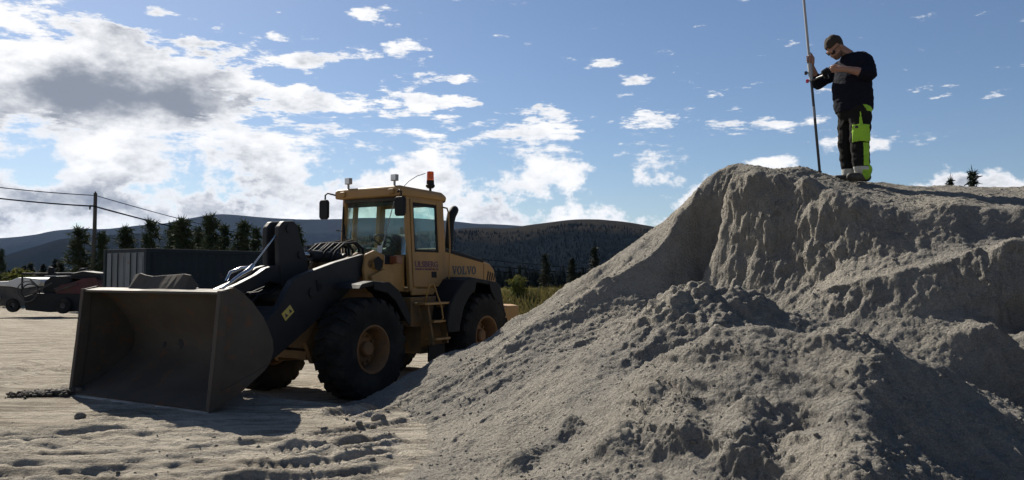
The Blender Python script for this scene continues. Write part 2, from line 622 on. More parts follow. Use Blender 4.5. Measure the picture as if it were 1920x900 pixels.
RUTS = [
    ([(-12, 6.3), (-7, 6.1), (-3.6, 6.45), (-1.4, 7.1)], 0.13, 0.026, 0.012),
    ([(-12, 6.72), (-7, 6.52), (-3.6, 6.87), (-1.4, 7.52)], 0.13, 0.026, 0.012),
    ([(-12, 7.2), (-7.4, 6.7), (-4.2, 6.75), (-1.6, 7.5)], 0.13, 0.026, 0.012),
    ([(-12, 7.62), (-7.4, 7.12), (-4.2, 7.17), (-1.6, 7.92)], 0.13, 0.026, 0.012),
    ([(-13, 8.4), (-8, 7.2), (-5, 7.2), (-2.2, 8.0)], 0.13, 0.026, 0.012),
    ([(-13, 8.82), (-8, 7.62), (-5, 7.62), (-2.2, 8.42)], 0.13, 0.026, 0.012),
    ([(-14, 10.2), (-9, 8.9), (-7, 8.4), (-5.6, 8.1)], 0.13, 0.026, 0.012),
    ([(-14, 10.62), (-9, 9.32), (-7, 8.82), (-5.6, 8.52)], 0.13, 0.026, 0.012),
    ([(-18, 12), (-12, 11.2), (-9, 10.6), (-7, 10.4)], 0.13, 0.026, 0.012),
    ([(-18, 12.42), (-12, 11.62), (-9, 11.02), (-7, 10.82)], 0.13, 0.026, 0.012),
    ([(-22, 16.5), (-15, 14.2), (-11, 12.6), (-8, 11.6)], 0.13, 0.026, 0.012),
    ([(-22, 16.92), (-15, 14.62), (-11, 13.02), (-8, 12.02)], 0.13, 0.026, 0.012),
    ([(-26, 20), (-17, 18.5), (-12, 16), (-8.5, 13)], 0.13, 0.026, 0.012),
    ([(-26, 20.42), (-17, 18.92), (-12, 16.42), (-8.5, 13.42)], 0.13, 0.026, 0.012),
    ([(-5.2, 5.2), (-3.6, 5.7), (-2.4, 6.1), (-1.3, 6.6)], 0.13, 0.026, 0.012),
    ([(-5.2, 5.62), (-3.6, 6.12), (-2.4, 6.52), (-1.3, 7.02)], 0.13, 0.026, 0.012),
    ([(-8.6, 7.6), (-6.2, 6.9), (-4.4, 6.9), (-2.6, 7.3)], 0.22, 0.025, 0.022),
    ([(-9.5, 9.4), (-7.2, 8.3), (-5.4, 7.6), (-3.4, 7.9)], 0.22, 0.025, 0.020),
    ([(-16, 13), (-11, 10.6), (-8.4, 9.6), (-6.6, 9.3)], 0.24, 0.03, 0.03),
    ([(-20, 21), (-13, 16.5), (-9, 14.8), (-6, 14.6)], 0.26, 0.04, 0.04),
    ([at(330, 905, 5.9), at(520, 885, 5.95), at(660, 862, 6.1), at(745, 850, 6.3)], 0.17, 0.06, 0.045),
    ([at(420, 868, 6.35), at(560, 850, 6.5), at(690, 840, 6.7), at(760, 822, 6.9)], 0.15, 0.06, 0.04),
    ([at(500, 838, 6.9), at(600, 828, 7.1), at(700, 815, 7.3), at(770, 800, 7.5)], 0.16, 0.06, 0.05),
    ([at(560, 800, 7.6), at(640, 788, 7.8), at(720, 770, 8.1), at(790, 745, 8.5)], 0.14, 0.04, 0.03),
    ([at(610, 775, 8.5), at(680, 755, 8.9), at(760, 722, 9.5), at(830, 690, 10.1)], 0.22, 0.05, 0.06),
    ([(-9, 8.2), (-6.4, 7.0), (-4.6, 6.2), (-3.4, 5.3)], 0.20, 0.015, 0.012),
    ([(-11, 17), (-8, 14.2), (-7.2, 11), (-6.8, 8.0)], 0.25, 0.03, 0.03),
    ([(-14, 14.5), (-10, 13.6), (-8.2, 12.0), (-7.4, 9.6)], 0.25, 0.03, 0.03),
]
PRINTS = [(-3.4, 6.2, 1.2, 0.15), (-4.6, 5.9, 1.3, 0.1), (-3.9, 6.9, 1.0, 0.22), (-2.6, 7.3, 0.8, 0.3), (-6.0, 6.6, 1.2, -0.05), (-5.2, 7.4, 1.3, 0.12), (-7.6, 8.4, 1.4, 0.3), (-4.2, 7.7, 0.9, -0.1), (-6.9, 7.5, 1.2, 0.2), (-8.6, 9.6, 1.5, 0.4), (-2.2, 6.5, 0.8, 0.2)]

gx = sorted(grow(-8.0, 0.06, 1.13, -9400)) + list(axis_steps([(-8.0, -5.0, 0.035), (-5.0, 0.6, 0.024)])) + grow(0.6, 0.06, 1.15, 8600)
gy = sorted(grow(4.6, 0.06, 1.35, -2500)) + list(axis_steps([(4.6, 9.5, 0.024), (9.5, 14.0, 0.04)])) + grow(14.0, 0.05, 1.10, 8800)
GX, GY = np.meshgrid(np.array(gx), np.array(gy))
GZ = ground_z(GX, GY)
ground = grid_mesh('ground', GX, GY, GZ, M['ground'])
prop(ground, kind='structure')
yard = 1 - sstep(GY + 3 * fbm(GX * 0.15, GY * 0.15, 3.0, 3), 50, 56)
right = sstep(GX + 0.35 * GY + 2.5 * fbm(GX * 0.3, GY * 0.3, 5.0, 3), 5.5, 8.5) * sstep(GY, 18, 23)
cover = np.clip(np.maximum(1 - yard, right), 0, 1)
cover = np.maximum(cover, sstep(-GX - 0.5 * GY, 5, 9) * sstep(GY, 50, 54))
set_attr(ground, 'cover', cover)

# ================================================================== the gravel pile
PTS = []


def c_(px, py, Y):
    PTS.append(at(px, py, Y))


def w_(x, y, z):
    PTS.append((x, y, z))


for p in [  # the crest against the sky
    (700, 744, 10.9), (760, 708, 10.8), (830, 670, 10.75), (900, 640, 10.7), (960, 604, 10.6), (1010, 574, 10.5),
    (1060, 538, 10.4), (1120, 506, 10.3), (1180, 471, 10.1), (1240, 426, 10.0), (1290, 377, 10.0), (1318, 342, 10.0),
    (1370, 318, 9.75), (1400, 312, 9.6), (1450, 316, 9.45), (1500, 316, 9.5), (1545, 326, 9.45), (1600, 339, 9.4), (1660, 350, 9.7), (1740, 357, 10.4),
    (1830, 352, 10.7), (1870, 356, 10.7), (1920, 358, 10.9), (2050, 360, 11),
    # second rib, lit on its left
    (1300, 400, 9.78), (1262, 440, 9.66), (1230, 482, 9.6), (1188, 503, 9.6), (1130, 532, 9.6), (1050, 582, 9.5), (985, 628, 9.3), (900, 690, 9.0), (820, 765, 8.5), (770, 822, 7.8),
    # the trough between crest and rib
    (1225, 462, 9.85), (1150, 512, 9.95), (1060, 560, 10.05), (980, 610, 10.1), (890, 665, 10.0), (790, 725, 9.8),
    # shaded hollow right of the rib
    (1324, 395, 9.78), (1322, 440, 9.75), (1312, 500, 9.62), (1290, 540, 9.42), (1240, 560, 9.25), (1190, 580, 9.12), (1110, 620, 8.95), (1040, 655, 8.75), (960, 710, 8.35), (890, 775, 7.85),
    (1344, 372, 9.74), (1338, 420, 9.7), (1336, 470, 9.62), (1332, 515, 9.48),
    # cliff: lip then foot
    (1366, 338, 9.22), (1410, 326, 8.98), (1450, 333, 8.78), (1500, 345, 8.52), (1560, 362, 8.22), (1600, 375, 8.05), (1650, 385, 7.9), (1700, 388, 7.78), (1760, 384, 7.7), (1800, 384, 7.62), (1860, 392, 7.5), (1920, 392, 7.4),
    (1358, 420, 9.14), (1348, 522, 9.0), (1400, 470, 8.82), (1400, 548, 8.62), (1445, 575, 8.25), (1480, 592, 7.95), (1470, 450, 8.55), (1500, 520, 8.2),
    (1540, 556, 7.72), (1560, 470, 8.0), (1620, 440, 7.82), (1620, 520, 7.52), (1680, 430, 7.66), (1690, 505, 7.38), (1750, 420, 7.55), (1760, 490, 7.25), (1820, 430, 7.42), (1830, 478, 7.15), (1900, 440, 7.3),
    # talus ridge below the cliff and its shaded front
    (1480, 594, 7.82), (1560, 552, 7.55), (1620, 532, 7.38), (1700, 518, 7.22), (1770, 508, 7.1), (1815, 494, 7.03),
    (1560, 600, 7.36), (1640, 600, 7.10), (1700, 590, 6.97), (1760, 590, 6.88), (1800, 610, 6.72), (1840, 560, 6.85),
    # buttress at the right edge
    (1885, 462, 6.85), (1870, 530, 6.78), (1920, 500, 6.72), (1850, 600, 6.74), (1915, 600, 6.68), (2000, 520, 6.3),
    # pale mound at the right
    (1765, 650, 6.62), (1800, 628, 6.6), (1850, 612, 6.56), (1920, 618, 6.5), (1800, 690, 6.46), (1860, 700, 6.4), (1920, 745, 6.25), (2050, 640, 6.3),
    # lumpy heap at the foot of the cliff
    (1180, 612, 8.0), (1215, 575, 7.95), (1252, 548, 7.9), (1300, 530, 7.85), (1345, 545, 7.75), (1395, 537, 7.75), (1440, 562, 7.6), (1445, 605, 7.3), (1330, 605, 7.25), (1250, 615, 7.4), (1130, 655, 7.6), (1070, 700, 7.4),
    (1330, 560, 8.15), (1400, 565, 8.1), (1260, 575, 8.3),
    # crest of the front mound
    (1200, 690, 6.4), (1270, 652, 6.3), (1335, 624, 6.1), (1400, 622, 5.95), (1470, 626, 5.8), (1560, 626, 5.62), (1650, 633, 5.58), (1712, 656, 5.6),
    # its front
    (1340, 700, 5.72), (1430, 680, 5.60), (1500, 700, 5.42), (1500, 800, 5.02), (1400, 790, 5.18), (1300, 800, 5.38), (1220, 740, 5.88), (1150, 800, 5.75),
    (1500, 900, 4.68), (1400, 900, 4.82), (1300, 900, 4.97), (1100, 900, 5.18), (950, 900, 5.45),
    # apron running out to the left
    (1000, 750, 7.2), (900, 800, 6.95), (850, 850, 6.55), (1000, 850, 6.15), (1100, 700, 7.1), (1050, 800, 6.35), (1120, 750, 6.5), (780, 870, 6.4), (760, 905, 5.8), (860, 900, 5.7)]:
    c_(*p)
for px, py, Y in [(1410, 326, 8.98), (1450, 333, 8.78), (1500, 345, 8.52), (1560, 362, 8.22), (1600, 375, 8.05), (1650, 385, 7.9), (1700, 388, 7.78), (1760, 384, 7.7), (1800, 384, 7.62), (1860, 392, 7.5), (1920, 392, 7.4)]:
    p = at(px, py, Y)                                  # the top, nearly level behind the lip
    w_(p[0] * (1 + .16 / Y), Y + .16, p[2] + .035)
    w_(p[0] * (1 + .42 / Y), Y + .42, p[2] + .10)
    w_(p[0] * (1 + .85 / Y), Y + .85, p[2] + .19)
# the right flank of the front mound lies at the angle of repose, facing away from the sun
for px, py in [(1600, 690), (1600, 760), (1600, 850), (1600, 900), (1660, 750), (1740, 740), (1700, 820), (1670, 900), (1760, 900), (1850, 900), (1920, 900), (1800, 800), (1900, 830), (1860, 775), (1760, 690), (1810, 714), (1860, 742), (1920, 772), (2050, 840)]:
    r_ = ray(px, py)
    u, s_ = 0.535 * r_[0] / r_[1] - 0.845, r_[2] / r_[1]
    Yh = (1.40 - 0.775 * (-2.30 * 0.535 + 5.62 * 0.845) - CAM_H) / (s_ + 0.775 * u)
    c_(px, py, Yh)
for px, py, Y in [(1270, 652, 6.3), (1335, 624, 6.1), (1400, 622, 5.95), (1470, 626, 5.8), (1560, 626, 5.62), (1650, 633, 5.58), (1712, 656, 5.6), (1760, 690, 5.72), (1810, 714, 5.85), (1860, 742, 5.9)]:
    p = at(px, py, Y)                                  # the dip behind it
    w_(p[0] * (1 + .30 / Y), Y + .30, p[2] - .20)
    if px < 1740: w_(p[0] * (1 + .62 / Y), Y + .62, p[2] - .38)
# outside the foot, and the part hidden behind the crest or below the frame
for x, y in [(-1.55, 5.4), (-1.7, 6.4), (-1.75, 7.4), (-2.0, 8.4), (-2.5, 9.4), (-2.9, 10.6), (-2.4, 11.8), (-1.3, 12.4), (-0.2, 12.9), (1.0, 13.6), (2.2, 14.2), (-1.2, 4.4), (-.4, 3.2), (1, 2.2), (3, 1.7), (5, 1.4), (8, 1.4)]:
    w_(x, y, -0.12)
for p in [(3.2, 11, 2.75), (4.5, 11, 2.8), (6, 12.3, 2.95), (8, 12.6, 3.0), (10, 12, 3.0), (4.5, 15, 1.0), (7, 16, 1.0), (10, 16, 1.2), (2.4, 12, 1.4), (9, 9, 2.9), (9.5, 6, 1.6), (8, 4, .4), (4.6, 4.3, .15), (5.5, 5, .5), (6, 3, .0), (4, 2.9, .1), (2.2, 3.4, .12), (.8, 3.9, .12), (1.4, 4.3, .32), (2.4, 4.1, .35), (-.3, 4.9, .22), (1.2, 11.6, 1.3), (0.2, 11.4, .8), (-.9, 11.3, .25), (1.9, 11.2, 2.0), (12, 9, 2.8), (12, 5, 1.4)]:
    w_(*p)
PA = np.array(PTS)


def rbf_fit(P, c=0.08, lam=0.006):
    d = np.hypot(P[:, None, 0] - P[None, :, 0], P[:, None, 1] - P[None, :, 1])
    n = len(P)
    A = np.zeros((n + 3, n + 3))
    A[:n, :n] = -np.sqrt(d * d + c * c) + lam * -np.eye(n) * -1
    A[:n, n] = 1
    A[:n, n + 1:] = P[:, :2]
    A[n:, :n] = A[:n, n:].T
    return np.linalg.solve(A, np.concatenate([P[:, 2], np.zeros(3)]))


RW = rbf_fit(PA)


def pile_base(x, y, c=0.08):
    sh = x.shape
    x, y = x.ravel(), y.ravel()
    out = np.zeros_like(x)
    n = len(PA)
    for i in range(0, len(x), 20000):
        xs, ys = x[i:i + 20000], y[i:i + 20000]
        d2 = (xs[:, None] - PA[None, :, 0]) ** 2 + (ys[:, None] - PA[None, :, 1]) ** 2
        out[i:i + 20000] = -np.sqrt(d2 + c * c) @ RW[:n] + RW[n] + RW[n + 1] * xs + RW[n + 2] * ys
    return out.reshape(sh)


SCARPS = [  # small banks where the slope has slipped: (upper edge, height, width)
    ([at(1090, 797, 6.2), at(1040, 820, 6.1), at(985, 855, 5.9), at(945, 900, 5.6)], 0.13),
    ([at(1165, 780, 5.8), at(1140, 810, 5.6), at(1110, 840, 5.4)], 0.08),
    ([at(1290, 720, 5.7), at(1270, 760, 5.5), at(1275, 800, 5.2)], 0.10),
    ([at(1400, 720, 5.4), at(1395, 760, 5.1), at(1380, 790, 4.9)], 0.10),
    ([at(1520, 760, 5.0), at(1530, 820, 4.7), at(1515, 880, 4.3)], 0.09),
]


ARETES = [  # sharp ribs: (line, height, width)
    ([at(1318, 342, 10.0), at(1300, 400, 9.78), at(1262, 440, 9.66), at(1230, 482, 9.6), at(1188, 503, 9.6), at(1130, 532, 9.6), at(1050, 582, 9.5), at(985, 628, 9.3), at(900, 690, 9.0), at(820, 765, 8.5)], 0.09, 0.12),
    ([at(1480, 594, 7.85), at(1560, 552, 7.55), at(1620, 532, 7.38), at(1700, 518, 7.22), at(1770, 508, 7.1), at(1815, 494, 7.03), at(1850, 470, 7.0)], 0.13, 0.22),
    ([at(1060, 690, 7.9), at(980, 745, 7.5), at(900, 800, 7.1), at(840, 850, 6.8)], 0.04, 0.10),
    ([at(1240, 426, 9.9), at(1180, 471, 10.1), at(1060, 538, 10.4), at(960, 604, 10.6), at(830, 670, 10.75), at(730, 725, 10.85)], 0.025, 0.12),
    ([at(1335, 622, 6.1), at(1400, 620, 5.95), at(1470, 624, 5.8), at(1560, 624, 5.62), at(1650, 631, 5.58)], 0.05, 0.16),
]


def pile_z(x, y):
    z = pile_base(x, y)
    z = z + 0.09 * fbm(x * 0.9, y * 0.9, 1.3, 3)
    for pts, hgt, wid in ARETES:
        d, t = seg_dist(x + 0.10 * fbm(x * 1.6, y * 1.6, 3.3, 2), y + 0.10 * fbm(x * 1.6, y * 1.6, 8.3, 2), pts)
        z = z + hgt * np.exp(-d / wid) * sstep(t, 0, .06) * (1 - sstep(t, .9, 1))
    for pts, hgt in SCARPS:
        d, t = seg_dist(x, y, pts)
        end = sstep(t, 0, .15) * (1 - sstep(t, .8, 1.0))
        z = z + end * hgt * np.exp(-(d / 0.14) ** 2)
    # ribs and runnels down the left flank
    fl = (1 - sstep(x, 1.3, 2.4)) * sstep(y, 7.4, 8.2)
    z = z + fl * 0.07 * fbm(x * 0.7 + y * 0.5, y * 2.6 - x * 0.6, 6.0, 3, ridged=True)
    return z


px_ax = list(axis_steps([(-3.4, -2.0, 0.05), (-2.0, -0.6, 0.0165), (-0.6, 4.3, 0.0128), (4.3, 6.6, 0.03), (6.6, 12.5, 0.12)]))
py_ax = list(axis_steps([(1.4, 3.6, 0.08), (3.6, 6.6, 0.0125), (6.6, 7.2, 0.0150), (7.2, 9.9, 0.0135), (9.9, 11.2, 0.03), (11.2, 16.5, 0.12)]))
X0, Y0 = np.meshgrid(np.array(px_ax), np.array(py_ax))
def blur(A, r=18):
    """the broad trend of a field on the grid"""
    for ax_ in (0, 1):
        for _ in range(2):
            Pd = np.pad(A, [(r + 1, r) if k_ == ax_ else (0, 0) for k_ in (0, 1)], 'edge')
            C_ = np.cumsum(Pd, axis=ax_)
            n_ = A.shape[ax_]
            A = (np.take(C_, np.arange(2 * r + 1, 2 * r + 1 + n_), ax_) - np.take(C_, np.arange(0, n_), ax_)) / (2 * r + 1)
    return A


ZB = pile_base(X0, Y0)
Z0 = pile_z(X0, Y0)
Z0 = Z0 - blur(Z0 - ZB, 26)                    # relief only: the broad shape stays as surveyed
# surface normal
gzy, gzx = np.gradient(Z0, np.array(py_ax), np.array(px_ax))
steep = np.hypot(gzx, gzy)
ln = np.sqrt(1 + steep ** 2)
NX, NY, NZ = -gzx / ln, -gzy / ln, 1 / ln
cliff = sstep(steep, 0.85, 2.0) * sstep(X0 - 0.0 * Y0, 2.15, 2.5) * sstep(Y0, 6.3, 6.8)
lumpc = at(1310, 560, 7.75)
lump = np.exp(-(((X0 - lumpc[0]) / 0.95) ** 2 + ((Y0 - lumpc[1]) / 0.75) ** 2))
front = np.clip(1 - sstep(Y0, 5.9, 6.9), 0, 1) * sstep(X0, 0.2, 1.0)
D = 0.045 * fbm(X0 * 2.3, Y0 * 2.3, Z0 * 2.3, 4, 0.55)
D += 0.013 * fbm(X0 * 9, Y0 * 9, Z0 * 9, 4, 0.7)
wx, wy, wz = X0 + 0.06 * perlin(X0 * 5, Y0 * 5, Z0 * 5), Y0 + 0.06 * perlin(X0 * 5 + 9, Y0 * 5, Z0 * 5), Z0 + 0.06 * perlin(X0 * 5, Y0 * 5 + 9, Z0 * 5)
# broken clods in the lumpy heap and crumbly clumps over the front mound
c1 = cells(wx * 3.6, wy * 3.6, wz * 3.6, 1)
c2 = cells(wx * 9.0, wy * 9.0, wz * 9.0, 2)
c4 = cells(wx * 31.0, wy * 31.0, wz * 31.0, 7)
c3 = cells(wx * 17.0, wy * 17.0, wz * 17.0, 3)
lb = sstep(fbm(X0 * 2.2, Y0 * 2.2, 4.4, 3), -0.25, 0.25)
D += lump * (0.12 * np.clip(0.72 - c1, -.1, 1) * lb + 0.07 * np.clip(0.7 - c2, -.1, 1) + 0.06 * fbm(X0 * 5, Y0 * 5, Z0 * 5, 4, 0.6, ridged=True) - 0.05)
patch = sstep(fbm(X0 * 1.9, Y0 * 1.9, 5.0, 4, 0.6), -0.06, 0.24)
D += front * ((0.004 + 0.012 * patch) * np.clip(0.8 - c3, 0, 1) + 0.010 * patch * np.clip(0.75 - c2, 0, 1) + (0.012 + 0.020 * patch) * np.clip(0.8 - c4, 0, 1) - 0.03)
fa, fb = X0 * 0.86 + Y0 * 0.5, Y0 * 0.86 - X0 * 0.5
D += front * (0.100 * fbm(fa * 3.2, fb * 0.8, 2.0, 4, 0.6, ridged=True) - 0.03)
D += (1 - front) * (1 - cliff) * (0.014 * np.clip(0.8 - c3, 0, 1) * patch + 0.016 * np.clip(0.8 - c2, 0, 1) + 0.016 * np.clip(0.8 - c4, 0, 1) - 0.008)
# the dug face: flutes running down it, with ledges that broke away
D += cliff * (0.055 * fbm(X0 * 4.6, Y0 * 4.6, Z0 * 1.3, 5, 0.65, ridged=True) + 0.09 * fbm(X0 * 1.4, Y0 * 1.4, Z0 * 1.8, 3) + 0.05 * np.clip(0.7 - cells(wx * 6, wy * 6, wz * 3.2, 5), 0, 1) + 0.034 * fbm(X0 * 13, Y0 * 13, Z0 * 9, 4, 0.7) + 0.03 * np.clip(0.75 - c3, 0, 1) - 0.06)
D -= blur(D, 20)
pile = grid_mesh('gravel_pile', X0 + NX * D, Y0 + NY * D, Z0 + NZ * D, M['gravel'])
prop(pile, 'huge grey sand and gravel pile with a dug out face under the standing worker', 'gravel pile')


def pile_surface_z(x, y):
    """height of the finished pile near a point"""
    i = np.argmin(np.abs(np.array(py_ax) - y))
    j = np.argmin(np.abs(np.array(px_ax) - x))
    return float((Z0 + NZ * D)[i, j])

# ================================================================== wheel loader
M['yellow'] = simple('loader_yellow', (0.30, 0.155, 0.034), 0.45, 0, 0.10, 0.40, (0.17, 0.125, 0.075), 2.6, 0.05, streak=True)
M['yellow_dirty'] = simple('loader_yellow_muddy', (0.17, 0.092, 0.028), 0.7, 0, 0.15, 0.8, (0.095, 0.075, 0.052), 4.0, 0.15, rust=0.4)
M['rim'] = simple('rim_paint', (0.19, 0.088, 0.028), 0.7, 0, 0.15, 0.7, (0.11, 0.080, 0.052), 7.0, 0.12, rust=0.5)
M['arm'] = simple('dark_grey_steel', (0.017, 0.018, 0.020), 0.45, 0.0, 0.15, 0.22, (0.06, 0.053, 0.044), 5.0, 0.06, spec=0.22)
M['black'] = simple('black_plastic', (0.010, 0.0105, 0.012), 0.55, 0, 0.1, 0.18, (0.05, 0.045, 0.04), 6.0, 0.06, spec=0.18)
M['bucket'] = simple('worn_bucket_steel', (0.050, 0.043, 0.035), 0.65, 0.05, 0.25, 0.65, (0.082, 0.070, 0.056), 2.2, 0.25, spec=0.25, rust=0.7, bscale=22)
M['edge'] = simple('bright_worn_steel', (0.30, 0.28, 0.25), 0.45, 0.5, 0.2, 0.5, (0.22, 0.19, 0.15), 6.0, 0.2)
M['rubber'] = simple('dusty_rubber', (0.017, 0.017, 0.017), 0.9, 0, 0.2, 0.55, (0.060, 0.053, 0.044), 3.4, 0.3, spec=0.08)
M['chrome'] = simple('polished_rod', (0.5, 0.5, 0.5), 0.18, 1.0, 0.05)
M['lamp_glass'] = simple('lamp_lens', (0.55, 0.56, 0.56), 0.12, 0.3, 0.2, 0.2)
M['interior'] = simple('cab_interior', (0.030, 0.030, 0.032), 0.75, 0, 0.1, 0.2)
M['seat'] = simple('seat_cloth', (0.018, 0.018, 0.022), 0.9, 0, 0.15)
M['letter_dark'] = simple('dark_lettering', (0.022, 0.026, 0.040), 0.5, 0, 0.05)
M['letter_red'] = simple('purple_lettering', (0.085, 0.024, 0.045), 0.5, 0, 0.05)
M['decal'] = simple('warning_decal', (0.55, 0.42, 0.08), 0.5, 0, 0.1, 0.4)
M['grey_plastic'] = simple('grey_lamp_housing', (0.22, 0.23, 0.23), 0.5, 0, 0.1, 0.3)


def glass_mat(name, tint, gloss=0.06):
    m_, q, bs = new_mat(name)
    q.nt.nodes.remove(bs)
    tr = q.n('ShaderNodeBsdfTransparent')
    tr.inputs[0].default_value = (*tint, 1)
    gl = q.n('ShaderNodeBsdfGlossy')
    gl.inputs['Roughness'].default_value = 0.03
    geo = q.n('ShaderNodeNewGeometry')
    dot = q.n('ShaderNodeVectorMath', operation='DOT_PRODUCT')
    q.put(dot.inputs[0], geo.outputs['Normal'])
    q.put(dot.inputs[1], geo.outputs['Incoming'])
    ct = q.m('SUBTRACT', 1.0, q.m('ABSOLUTE', dot.outputs['Value']), clamp=True)
    fr = q.m('MULTIPLY_ADD', q.m('POWER', ct, 5.0), 0.9, 0.03)
    dirt = q.n('ShaderNodeBsdfDiffuse')
    dirt.inputs[0].default_value = (0.35, 0.32, 0.28, 1)
    tc = q.n('ShaderNodeTexCoord')
    dn = q.ss(q.noise(tc.outputs['Object'], 5, 6, 0.65), 0.4, 0.8, 0.01, 0.10)
    mx = q.n('ShaderNodeMixShader')
    q.put(mx.inputs[0], fr)
    q.put(mx.inputs[1], tr.outputs[0])
    q.put(mx.inputs[2], gl.outputs[0])
    m2 = q.n('ShaderNodeMixShader')
    q.put(m2.inputs[0], dn)
    q.put(m2.inputs[1], mx.outputs[0])
    q.put(m2.inputs[2], dirt.outputs[0])
    q.put(q.nt.nodes['Material Output'].inputs[0], m2.outputs[0])
    return m_


M['glass'] = glass_mat('tinted_cab_glass', (0.87, 0.955, 0.925))
_m, _q, _b = new_mat('beacon_orange')
_b.inputs['Base Color'].default_value = (0.85, 0.16, 0.015, 1)
_b.inputs['Roughness'].default_value = 0.15
_b.inputs['Transmission Weight'].default_value = 0.65
M['orange'] = _m

LO = Vector((-2.99, 11.92, 0.0))
loader = empty('wheel_loader', LO, R(-121))
prop(loader, 'dusty yellow articulated wheel loader with dark arms and raised front bucket', 'wheel loader')


# ---- wheels
def tyre_mesh(sgn):
    mb = MB()
    ro, w = 0.715, 0.27
    prof = [(0.335, -0.20), (0.36, -0.235), (0.46, -0.262), (0.56, -0.268), (0.63, -0.258), (0.672, -0.235), (0.69, -0.17), (0.695, 0.0),
            (0.69, 0.17), (0.672, 0.235), (0.63, 0.258), (0.56, 0.268), (0.46, 0.262), (0.36, 0.235), (0.335, 0.20)]
    mb.lathe(prof, (0, 0, 0), 'y', 64)
    n = 22
    for i in range(n):
        for side in (-1, 1):
            a0 = 2 * math.pi * (i + (0.5 if side > 0 else 0)) / n
            # one lug: a block from the centre line out over the shoulder, raked back
            ys = [0.025 * side, 0.14 * side, 0.225 * side, 0.268 * side]
            rr = [0.735, 0.735, 0.722, 0.665]
            rake = [0.055, 0.02, -0.005, -0.015]
            hw = [0.062, 0.070, 0.078, 0.080]
            vs = []
            for y_, r_, k_, h_ in zip(ys, rr, rake, hw):
                for da in (-h_, h_):
                    a = a0 + k_ + da
                    vs.append((r_ * math.cos(a), y_, r_ * math.sin(a)))
                for da in (-h_ * 1.12, h_ * 1.12):
                    a = a0 + k_ + da
                    q_ = r_ - 0.055
                    vs.append((q_ * math.cos(a), y_ * (0.97 if abs(y_) > .2 else 1), q_ * math.sin(a)))
            fs = []
            for s_ in range(3):
                b = s_ * 4
                fs += [(b, b + 1, b + 5, b + 4), (b, b + 4, b + 6, b + 2), (b + 1, b + 3, b + 7, b + 5)]
            fs += [(0, 2, 3, 1), (12, 13, 15, 14)]
            mb.add(vs, fs)
    return mb


def make_wheel(x, y, ang):
    s = 1 if y > 0 else -1
    rim = MB()
    rim.lathe([(0.345, 0.235 * s), (0.352, 0.215 * s), (0.325, 0.19 * s), (0.315, 0.05 * s), (0.31, -0.10 * s), (0.345, -0.20 * s), (0.30, -0.20 * s), (0.28, -0.10 * s), (0.285, 0.03 * s), (0.295, 0.19 * s), (0.325, 0.235 * s)], (0, 0, 0), 'y', 48)
    rim.lathe([(0.0, 0.015 * s), (0.19, 0.015 * s), (0.235, 0.03 * s), (0.29, -0.03 * s), (0.29, -0.05 * s), (0.0, -0.05 * s)], (0, 0, 0), 'y', 40)
    w = rim.build('wheel', M['rim'], loader, auto=40)
    w.location = (x, y, 0.715)
    w.rotation_euler = (0, ang, 0)
    ty = tyre_mesh(s).build('tyre', M['rubber'], w, auto=32, fix=True)
    hub = MB()
    hub.lathe([(0.0, 0.15 * s), (0.085, 0.15 * s), (0.105, 0.13 * s), (0.11, 0.06 * s), (0.165, 0.045 * s), (0.165, 0.012 * s), (0.0, 0.012 * s)], (0, 0, 0), 'y', 32)
    hub.build('hub', M['rim'], w, auto=35)
    nm_ = None
    for i in range(12):
        a = 2 * math.pi * i / 12
        if nm_ is None:
            nut = MB(); nut.lathe([(0.0, 0.062 * s), (0.020, 0.062 * s), (0.023, 0.012 * s), (0.0, 0.012 * s)], (0, 0, 0), 'y', 6)
            no = nut.build('wheel_nut', M['yellow_dirty'], w); nm_ = no.data
        else:
            no = bpy.data.objects.new('wheel_nut', nm_); COL.objects.link(no); no.parent = w
        no.location = (0.205 * math.cos(a), 0, 0.205 * math.sin(a))
    return w


for i, (x, y) in enumerate([(0, 0.98), (0, -0.98), (-2.95, 0.98), (-2.95, -0.98)]):
    make_wheel(x, y, 0.37 * i)

# ---- axles and frames
for x in (0, -2.95):
    ax = MB()
    ax.tube([(x, -0.8, .715), (x, -0.35, .715), (x, -.22, .72), (x, .22, .72), (x, .35, .715), (x, .8, .715)], [.13, .13, .23, .23, .13, .13], 16)
    ax.tube([(x, .72, .715), (x, .86, .715)], .2, 20)
    ax.tube([(x, -.72, .715), (x, -.86, .715)], .2, 20)
    ax.build('axle', M['yellow_dirty'], loader, auto=40)
ff = MB()
for s in (-1, 1):
    ff.prism([(-1.3, .55), (-.9, .45), (.35, .5), (.48, .8), (.2, 1.25), (-.1, 1.55), (-.35, 2.02), (-.62, 2.12), (-.82, 2.0), (-.9, 1.5), (-1.3, 1.25)], s * .30, s * .38)
ff.box((-.35, 0, .62), (1.5, .6, .12))
ff.box((.28, 0, .95), (.12, .6, .5))
ff.tube([(-.5, -.7, 1.93), (-.5, .7, 1.93)], .075, 16)
ff.box((-1.3, 0, .65), (.5, .34, .16)); ff.box((-1.3, 0, 1.15), (.5, .34, .14))
ff.build('front_frame', M['yellow_dirty'], loader, bevel=.012)
tw = MB()
tw.prism([(-.42, 1.50), (-.36, 1.85), (-.42, 2.08), (-.60, 2.14), (-.95, 2.05), (-1.0, 1.75), (-.9, 1.5)], .64, .70)
tw.prism([(-.55, 1.50), (-.45, 1.75), (-.75, 1.86), (-1.0, 1.8), (-.95, 1.5)], .70, .76)
tw.tube([(-.62, .69, 1.93), (-.62, .74, 1.93)], .085, 20)
tw.build('arm_tower_cover', M['yellow'], loader, bevel=.02)
th = MB()
th.prism([(-.56, 1.86), (-.52, 1.98), (-.62, 2.05), (-.74, 1.98), (-.72, 1.88), (-.64, 1.83)], .745, .752)
